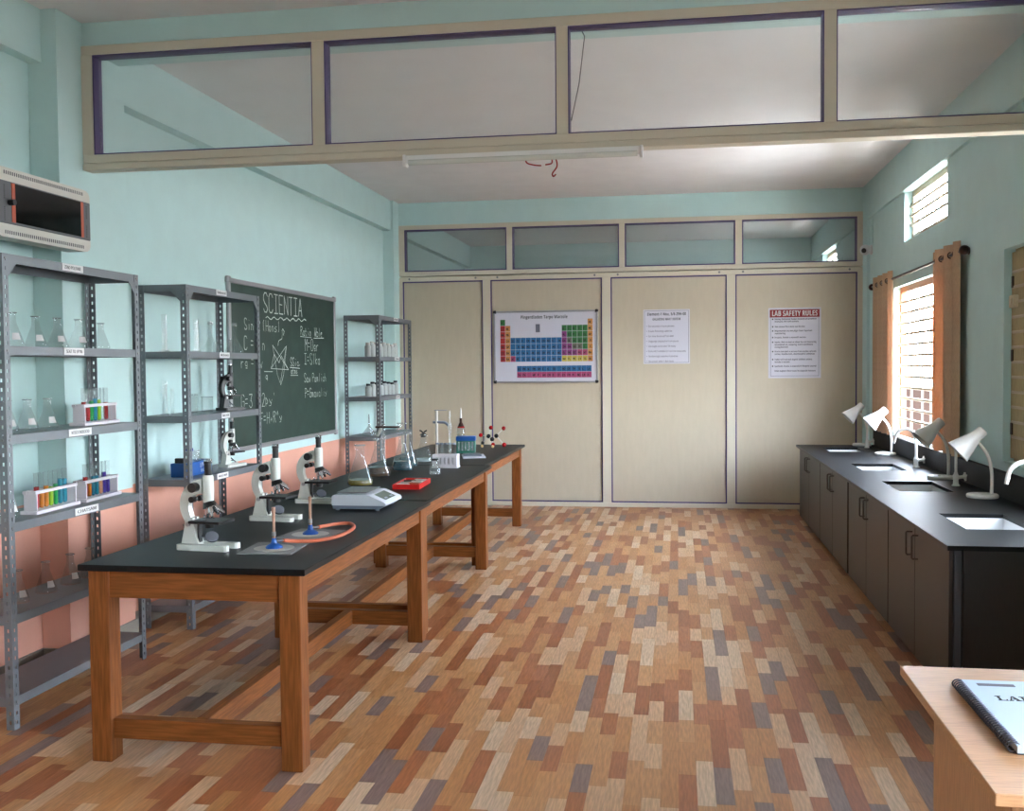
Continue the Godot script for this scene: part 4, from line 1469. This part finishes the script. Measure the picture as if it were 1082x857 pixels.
	var fu = thing("funnel", "clear glass funnel in the neck of the teal flask", "funnel", Vector3(-2.015, TT + 0.20, -7.40))
	lathed("cone", [[0.008, 0.0], [0.008, 0.07], [0.03, 0.082], [0.034, 0.09], [0.034, 0.15], [0.037, 0.152]], "lab_glass", fu, 20)
	lathed("rim", [[0.033, 0.148], [0.04, 0.148], [0.04, 0.154], [0.033, 0.154]], "lab_glass_bright", fu, 20)
	# ring stand behind the flasks
	var rs = thing("ring_stand", "glass column on a stand with a brown cross bar, before the far rack", "stand", Vector3(-2.22, TT, -7.62))
	st = mb()
	cbox(st, Vector3(0, 0.006, 0), Vector3(0.15, 0.012, 0.1), 0.002)
	put(st, "base", "black_plastic", rs)
	st = mb()
	cyl(st, Vector3(0, 0.012, 0), Vector3(0, 0.335, 0), 0.011, 14)
	put(st, "column", "lab_glass_bright", rs)
	st = mb()
	cbox(st, Vector3(0.03, 0.31, 0), Vector3(0.19, 0.014, 0.02), 0.003)
	put(st, "cross_bar", "rod_bronze", rs)
	st = mb()
	cyl(st, Vector3(-0.05, 0.24, 0), Vector3(-0.02, 0.303, 0), 0.012, 12)
	put(st, "clamp_screw", "lamp_cream", rs)
	# red tray of slides
	var tr = thing("slide_tray", "shallow red tray holding pale microscope slides", "tray", Vector3(-1.69, TT, -6.43), 0.05)
	st = mb()
	span(st, Vector3(-0.085, 0, -0.19), Vector3(0.085, 0.004, 0.19))
	put(st, "floor", "tray_red", tr)
	for s in [-1, 1]:
		st = mb()
		span(st, Vector3(s * 0.085, 0.004, -0.19), Vector3(s * 0.078, 0.032, 0.19))
		put(st, "side", "tray_red", tr)
		st = mb()
		span(st, Vector3(-0.078, 0.004, s * 0.19), Vector3(0.078, 0.032, s * 0.183))
		put(st, "side", "tray_red", tr)
	var kinds = ["sticker", "cabinet_orange", "steel_satin", "paper", "corner_black", "sticker"]
	var told = ["pale", "rusty", "silvery", "white", "dark", "cream"]
	for k in 6:
		st = mb()
		cbox(st, Vector3(0, 0.013, 0), Vector3(0.028, 0.026, 0.08), 0.002)
		var sl = tag(put(st, "slide_case", kinds[k]), "%s slide case in the red tray, %s from its near end" % [told[k], ["first", "second", "third", "fourth", "fifth", "sixth"][k]], "slide case", "slide cases in the red tray")
		sl.transform = tr.transform * Transform3D(Basis(Vector3.UP, 1.2 if k % 2 else 1.75), Vector3(-0.03 + 0.06 * (k % 2), 0.0045, 0.13 - 0.052 * k))
	# small flask and white rack of empty tubes
	var sf = thing("wash_bottle", "small waisted clear glass bottle before the white tube rack", "bottle", Vector3(-1.715, TT, -7.17))
	lathed("glass", [[0, 0.001], [0.04, 0.001], [0.043, 0.006], [0.04, 0.04], [0.03, 0.06], [0.033, 0.08], [0.024, 0.1], [0.024, 0.112], [0.028, 0.118]], "lab_glass", sf, 22)
	lathed("foot_ring", [[0, 0.002], [0.036, 0.002], [0.039, 0.008], [0.036, 0.014], [0, 0.014]], "lab_glass_bright", sf, 22)
	lathed("neck_band", [[0.0255, 0.098], [0.027, 0.098], [0.027, 0.108], [0.0255, 0.108]], "corner_black", sf, 18)
	var wr = thing("test_tube_rack", "white slotted rack of clear tubes at the end of the middle table", "rack", Vector3(-1.745, TT, -7.66), 0.0, "test tube racks")
	st = mb()
	cbox(st, Vector3(0, 0.006, 0), Vector3(0.2, 0.012, 0.11), 0.002)
	put(st, "base", "rack_white", wr)
	for s in [-1, 1]:
		st = mb()
		var slots = []
		for k in 5:
			slots.append([-0.071 + k * 0.032, -0.057 + k * 0.032, 0.026, 0.078])
		with_holes(st, Vector2(-0.095, 0.095), Vector2(0.012, 0.095), Vector2(s * 0.042, s * 0.05), slots, func(u, v, w): return Vector3(u, v, w))
		put(st, "slotted_face", "rack_white", wr)
		st = mb()
		span(st, Vector3(s * 0.095, 0.012, -0.042), Vector3(s * 0.087, 0.095, 0.042))
		put(st, "end_panel", "rack_white", wr)
	st = mb()
	var rows = []
	for k in 5:
		rows.append([-0.078 + k * 0.032, -0.050 + k * 0.032, -0.014, 0.014])
	with_holes(st, Vector2(-0.095, 0.095), Vector2(-0.05, 0.05), Vector2(0.095, 0.101), rows, func(u, v, w): return Vector3(u, w, v))
	put(st, "top_plate", "rack_white", wr)
	for k in 5:
		var tt = test_tube(Vector3(-1.745 - 0.064 + k * 0.032, TT + 0.0125, -7.66), 0.175, 0.0125, "", 0, "clear tube in the white slotted rack, %s from the wall side" % ["first", "second", "third", "fourth", "fifth"][k], "test tubes standing in racks")
		lathed("mouth_ring", [[0.0125, 0.163], [0.0145, 0.163], [0.0145, 0.175], [0.0125, 0.175]], "scale_grey", tt, 14)
	# clamp stand with burette
	var cs = thing("clamp_stand", "tall pale clamp stand with a grey clamp arm", "stand", Vector3(-1.99, TT, -8.40))
	st = mb()
	cbox(st, Vector3(0.03, 0.006, 0), Vector3(0.16, 0.012, 0.1), 0.002)
	put(st, "base", "scale_grey", cs)
	st = mb()
	cyl(st, Vector3(0, 0.012, 0), Vector3(0, 0.40, 0), 0.012, 14)
	put(st, "rod", "lamp_cream", cs)
	st = mb()
	tube(st, curve([Vector3(-0.03, 0.305, 0), Vector3(0.03, 0.305, 0), Vector3(0.075, 0.3, 0), Vector3(0.1, 0.275, 0)], 5), 0.011, 10)
	put(st, "clamp_arm", "scale_grey", cs)
	st = mb()
	tube(st, [Vector3(-0.02, 0.405, 0), Vector3(0.09, 0.405, 0)], 0.003, 8)
	put(st, "hook", "scale_grey", cs)
	var bu = thing("burette", "slim glass burette held by the clamp stand", "burette", Vector3(-1.878, TT, -8.40))
	lathed("barrel", [[0, 0.02], [0.004, 0.02], [0.01, 0.05], [0.01, 0.22], [0.02, 0.26], [0.018, 0.285], [0.006, 0.31], [0.006, 0.40], [0, 0.40]], "lab_glass_bright", bu, 14)
	lathed("foot", [[0, 0], [0.03, 0], [0.03, 0.006], [0.006, 0.012], [0.006, 0.02], [0, 0.02]], "scale_grey", bu, 14)
	# things on the far table
	var bt = thing("dropper_bottle", "clear bottle with a dark red neck and white spout", "bottle", Vector3(-1.99, TT, -9.38))
	lathed("glass_body", [[0, 0.001], [0.036, 0.001], [0.038, 0.006], [0.038, 0.19], [0.034, 0.2]], "lab_glass", bt, 20)
	lathed("neck", [[0, 0.2], [0.034, 0.2], [0.022, 0.235], [0.013, 0.25], [0.013, 0.29], [0, 0.29]], "rod_bronze", bt, 18)
	lathed("red_band", [[0.0345, 0.2], [0.036, 0.2], [0.033, 0.21], [0.031, 0.212]], "atom_red", bt, 18)
	lathed("spout", [[0, 0.29], [0.009, 0.29], [0.007, 0.36], [0.004, 0.385], [0, 0.386]], "white_plastic", bt, 12)
	var rk = thing("tube_box", "blue lidded green tube box before the dark necked bottle", "box", Vector3(-1.86, TT, -8.98), 0.12)
	st = mb()
	cbox(st, Vector3(0, 0.055, 0), Vector3(0.165, 0.11, 0.1), 0.003)
	put(st, "case", "rack_green", rk)
	st = mb()
	cbox(st, Vector3(0, 0.13, 0), Vector3(0.175, 0.04, 0.11), 0.004)
	put(st, "lid", "rack_blue", rk)
	for k in 5:
		st = mb()
		box(st, Vector3(-0.06 + k * 0.03, 0.062, 0.051), Vector3(0.02, 0.08, 0.002))
		put(st, "tube_window", "lab_glass_bright", rk)
	var ds = thing("dissection_dish", "flat grey dish on white paper beside the tube box", "dish", Vector3(-1.715, TT, -8.58), 0.25)
	st = mb()
	cbox(st, Vector3(0, 0.006, 0), Vector3(0.19, 0.012, 0.3), 0.002)
	put(st, "tray_base", "scale_white", ds)
	st = mb()
	cbox(st, Vector3(-0.01, 0.018, -0.01), Vector3(0.15, 0.012, 0.22), 0.003)
	put(st, "grey_pad", "scale_grey", ds)
	molecule()

func molecule():
	var m = thing("molecule_model", "ball and stick molecule model of red, black and cream balls", "model", Vector3(-1.755, TT, -9.62))
	# x across, y up; two cream feet and the dark ball beside carry it
	var balls = [[Vector3(-0.02, 0.105, 0), "atom_black", 0.021], [Vector3(0.018, 0.078, 0.02), "atom_black", 0.021], [Vector3(0.055, 0.108, 0), "atom_black", 0.021], [Vector3(-0.095, 0.115, 0), "atom_red", 0.02], [Vector3(0.0, 0.185, -0.02), "atom_red", 0.02], [Vector3(0.125, 0.18, -0.01), "atom_red", 0.02], [Vector3(0.125, 0.022, -0.03), "atom_red", 0.022], [Vector3(0.03, 0.03, 0.04), "atom_red", 0.018], [Vector3(0.033, 0.0135, 0.075), "atom_cream", 0.0135], [Vector3(-0.078, 0.0135, 0.03), "atom_cream", 0.0135], [Vector3(-0.075, 0.042, 0.02), "atom_black", 0.016]]
	for b in balls:
		var prof = []
		for k in 11:
			var a = -PI / 2 + PI * k / 10
			prof.append([cos(a) * b[2] if k > 0 and k < 10 else 0.0, sin(a) * b[2]])
		lathed("ball", prof, b[1], m, 18, Transform3D(Basis(), b[0]))
	for s in [[0, 1], [1, 2], [0, 3], [0, 4], [2, 5], [2, 6], [1, 7], [7, 8], [0, 10], [10, 9]]:
		var st = mb()
		cyl(st, balls[s[0]][0], balls[s[1]][0], 0.004, 8)
		put(st, "stick", "lamp_cream", m)

# ------------------------------------------------------------------ glass on the racks
func build_rack_things():
	var g = "glass on the first rack"
	var nth = ["first", "second", "third", "fourth", "fifth"]
	var zs = [-4.24, -4.415, -4.585, -4.765, -4.965]
	for k in 5:
		erlenmeyer(Vector3(-2.96, 1.6612, zs[k]), [0.155, 0.146, 0.146, 0.146, 0.135][k], [0.052, 0.05, 0.05, 0.052, 0.045][k], "clear conical flask, %s along the upper row of the first rack" % nth[k], g, "", 0, k != 4, 0.1)
	zs = [-4.19, -4.335, -4.49]
	for k in 3:
		erlenmeyer(Vector3(-2.96, 1.2762, zs[k]), 0.145, 0.05, "labelled clear flask, %s on the shelf with one tube rack" % nth[k], g, "", 0, true, 0.0)
	tube_rack(Vector3(-2.95, 1.2762, -4.88), PI / 2 + 0.06, 0.36, "white test tube rack on the middle shelf beside the clear flasks", "test tube racks", [["red", 0.6], ["red", 0.42], ["green", 0.62], ["teal", 0.68], ["lime", 0.64], ["", 0], ["red", 0.55]], "rack beside the flasks")
	erlenmeyer(Vector3(-2.95, 0.8962, -4.17), 0.15, 0.05, "labelled clear flask beside two racks of coloured tubes", g, "", 0, true, 0.0)
	tube_rack(Vector3(-2.93, 0.8962, -4.455), PI / 2 + 0.05, 0.38, "white test tube rack with a rainbow of tubes from red to blue", "test tube racks", [["red", 0.62], ["orange", 0.5], ["orange", 0.6], ["lime", 0.55], ["green", 0.6], ["teal", 0.72], ["teal", 0.7]], "rainbow rack")
	tube_rack(Vector3(-2.945, 0.8962, -4.87), PI / 2 + 0.05, 0.36, "white test tube rack with purple tubes at one end", "test tube racks", [["red", 0.62], ["orange", 0.4], ["teal", 0.6], ["teal", 0.6], ["peach", 0.45], ["purple", 0.66], ["purple", 0.5]], "rack ending in purple")
	zs = [-4.25, -4.46, -4.66, -4.83]
	for k in 4:
		erlenmeyer(Vector3(-2.97, 0.4962, zs[k]), 0.15, 0.05, "clear flask, %s on the shelf below the coloured tubes" % nth[k], g, "", 0, true, 0.0)
	g = "glass on the second rack"
	cylinder(Vector3(-3.06, 1.6612, -5.83), 0.225, 0.0155, "tall measuring cylinder alone at the corner of the second rack", g)
	cylinder(Vector3(-3.0, 1.6612, -5.985), 0.225, 0.0155, "tall measuring cylinder behind the rack post on the upper shelf", g)
	cylinder(Vector3(-3.0, 1.6612, -6.125), 0.205, 0.0155, "shorter measuring cylinder in the middle of the upper shelf", g)
	round_flask(Vector3(-3.0, 1.6612, -6.33), 0.2, 0.055, "long necked flask at the middle of the upper shelf", g)
	beaker(Vector3(-3.02, 1.6612, -6.47), 0.07, 0.03, "small beaker between the two long necked flasks", g)
	beaker(Vector3(-2.96, 1.6612, -6.55), 0.09, 0.024, "narrow beaker next to the small beaker, upper shelf", g)
	round_flask(Vector3(-3.0, 1.6612, -6.69), 0.205, 0.06, "long necked flask in front of the chalkboard edge", g)
	cylinder(Vector3(-3.07, 1.2762, -5.84), 0.21, 0.016, "tall cylinder on the shelf of the black microscope", g)
	test_tube(Vector3(-3.07, 1.2762, -5.93), 0.16, 0.011, "", 0, "empty upright tube next to the tall cylinder", g)
	test_tube(Vector3(-3.0, 1.2762, -6.0), 0.19, 0.009, "", 0, "thin empty tube behind the second rack's post", g)
	beaker(Vector3(-3.0, 1.2762, -6.08), 0.12, 0.022, "slender glass jar beside the squat beaker", g, "glass_jar")
	beaker(Vector3(-2.98, 1.2762, -6.22), 0.1, 0.036, "squat beaker beside the black microscope", g)
	microscope(Vector3(-2.98, 1.2762, -6.55), PI / 2 - 0.25, "black_plastic", "small black microscope on the second rack", 0.86)
	microscope(Vector3(-2.98, 0.8962, -6.56), PI / 2 - 0.25, "white_enamel", "small white microscope on the second rack", 0.86)
	# blue tube box
	var b = thing("sample_rack", "blue sample rack with print on its face, on the second rack", "rack", Vector3(-3.0, 0.8962, -6.03), PI / 2)
	var st = mb()
	cbox(st, Vector3(0, 0.042, 0), Vector3(0.36, 0.084, 0.1), 0.004)
	put(st, "block", "rack_blue", b)
	lettering("UPNRE HT", 0.03, "sticker", b, Transform3D(Basis(), Vector3(-0.1 + 0.18, 0.058, 0.051)), 0.14)
	lettering("RAC 2E N", 0.022, "sticker", b, Transform3D(Basis(), Vector3(0.08, 0.025, 0.051)), 0.12)
	st = mb()
	cbox(st, Vector3(-0.15, 0.1, 0), Vector3(0.03, 0.03, 0.06), 0.004)
	put(st, "clip", "cap_dark", b)
	for k in 2:
		var v = thing("sample_tube", ["sample tube with a purple cap in the blue rack", "plain clear tube in the blue rack"][k], "tube", b.transform * Vector3(-0.03 + k * 0.09, 0.0845, 0), 0, "tubes in the blue rack")
		lathed("glass", [[0, 0], [0.02, 0], [0.02, 0.065], [0, 0.065]], "lab_glass_bright", v, 16)
		if k == 0:
			lathed("cap", [[0, 0.0652], [0.024, 0.0652], [0.024, 0.083], [0, 0.084]], "cap_blue", v, 16)
	# lump of clear glass low on the second rack
	beaker(Vector3(-2.97, 0.4962, -5.95), 0.1, 0.05, "wide low bowl on the lower shelf of the second rack", g, "glass_bowl")
	# far rack of bottles
	for row in 2:
		for k in 8:
			var z = -9.62 - k * 0.138
			var v = thing("reagent_bottle", "white reagent bottle with a %s cap, number %s from the board side" % ["pale" if row == 0 else "dark", ["one", "two", "three", "four", "five", "six", "seven", "eight"][k]], "bottle", Vector3(-2.95, [1.6612, 1.2762][row], z), 0, "reagent bottles on the far rack")
			var h = 0.115 + 0.008 * ((k * 5) % 3) - row * 0.01
			lathed("body", [[0, 0], [0.029, 0], [0.031, 0.004], [0.031, h * 0.86], [0.02, h], [0, h]], "bottle_frost", v, 18)
			lathed("cap", [[0, h], [0.021, h], [0.021, h + 0.02], [0, h + 0.021]], "lamp_cream" if row == 0 else "cap_dark", v, 16)
	var f = thing("filter_funnel", "upturned white funnel on the far rack under the bottles", "funnel", Vector3(-3.02, 0.8962, -9.85))
	lathed("cone", [[0.075, 0], [0.072, 0.004], [0.02, 0.07], [0.01, 0.085], [0.008, 0.16], [0.005, 0.2], [0, 0.2]], "lab_glass_bright", f, 20)

# ------------------------------------------------------------------ desk at the corner of the view
func build_desk():
	var d = thing("desk", "beech laminate desk with the spiral bound manual on it", "desk", Vector3(1.18, 0, -2.42))
	var st = mb()
	cbox(st, Vector3(0, 0.7375, 0), Vector3(1.2, 0.025, 0.83), 0.002)
	put(st, "desk_top", "beech_x", d)
	for x in [-0.545, 0.545]:
		st = mb()
		cbox(st, Vector3(x, 0.3625, 0.07), Vector3(0.025, 0.725, 0.6), 0.001)
		put(st, "side_panel", "beech_y", d)
	st = mb()
	box(st, Vector3(0, 0.48, -0.1), Vector3(1.065, 0.46, 0.018))
	put(st, "modesty_panel", "beech_x", d)
	var m = thing("lab_manual", "spiral bound book with a pale blue cover titled LAB MANUAL", "book", Vector3(0.81, 0.7512, -2.435), 0.0)
	st = mb()
	span(st, Vector3(-0.128, 0.0, -0.225), Vector3(0.22, 0.002, 0.225))
	put(st, "back_cover", "corner_black", m)
	st = mb()
	span(st, Vector3(-0.128, 0.0021, -0.223), Vector3(0.218, 0.0175, 0.223))
	put(st, "pages", "paper_edge", m)
	st = mb()
	span(st, Vector3(-0.13, 0.0176, -0.225), Vector3(0.22, 0.0188, 0.225))
	var cv = put(st, "front_cover", "cover_pale", m)
	st = mb()
	var up = Basis(Vector3.RIGHT, -PI / 2)
	box(st, Vector3(-0.052, 0.0191, -0.188), Vector3(0.085, 0.0006, 0.018))
	put(st, "printed_tab", "ink_soft", cv)
	lettering("LAB MANUAL", 0.034, "ink", cv, Transform3D(up, Vector3(0.05, 0.0192, -0.085)), 0.26, "Droid Serif", true)
	lettering("SYSTEM", 0.018, "ink_soft", cv, Transform3D(up, Vector3(0.065, 0.0192, -0.04)), 0.12, "Droid Serif")
	st = mb()
	var coil = []
	for k in 34:
		st = mb()
		var ring = []
		var z = -0.215 + k * 0.01303
		for j in 13:
			var a = TAU * j / 12.0
			ring.append(Vector3(-0.132 + 0.013 * cos(a), 0.0115 + 0.011 * sin(a), z + 0.002 * sin(a)))
		tube(st, ring, 0.0017, 6)
		put(st, "spiral_ring", "coil_wire", m)
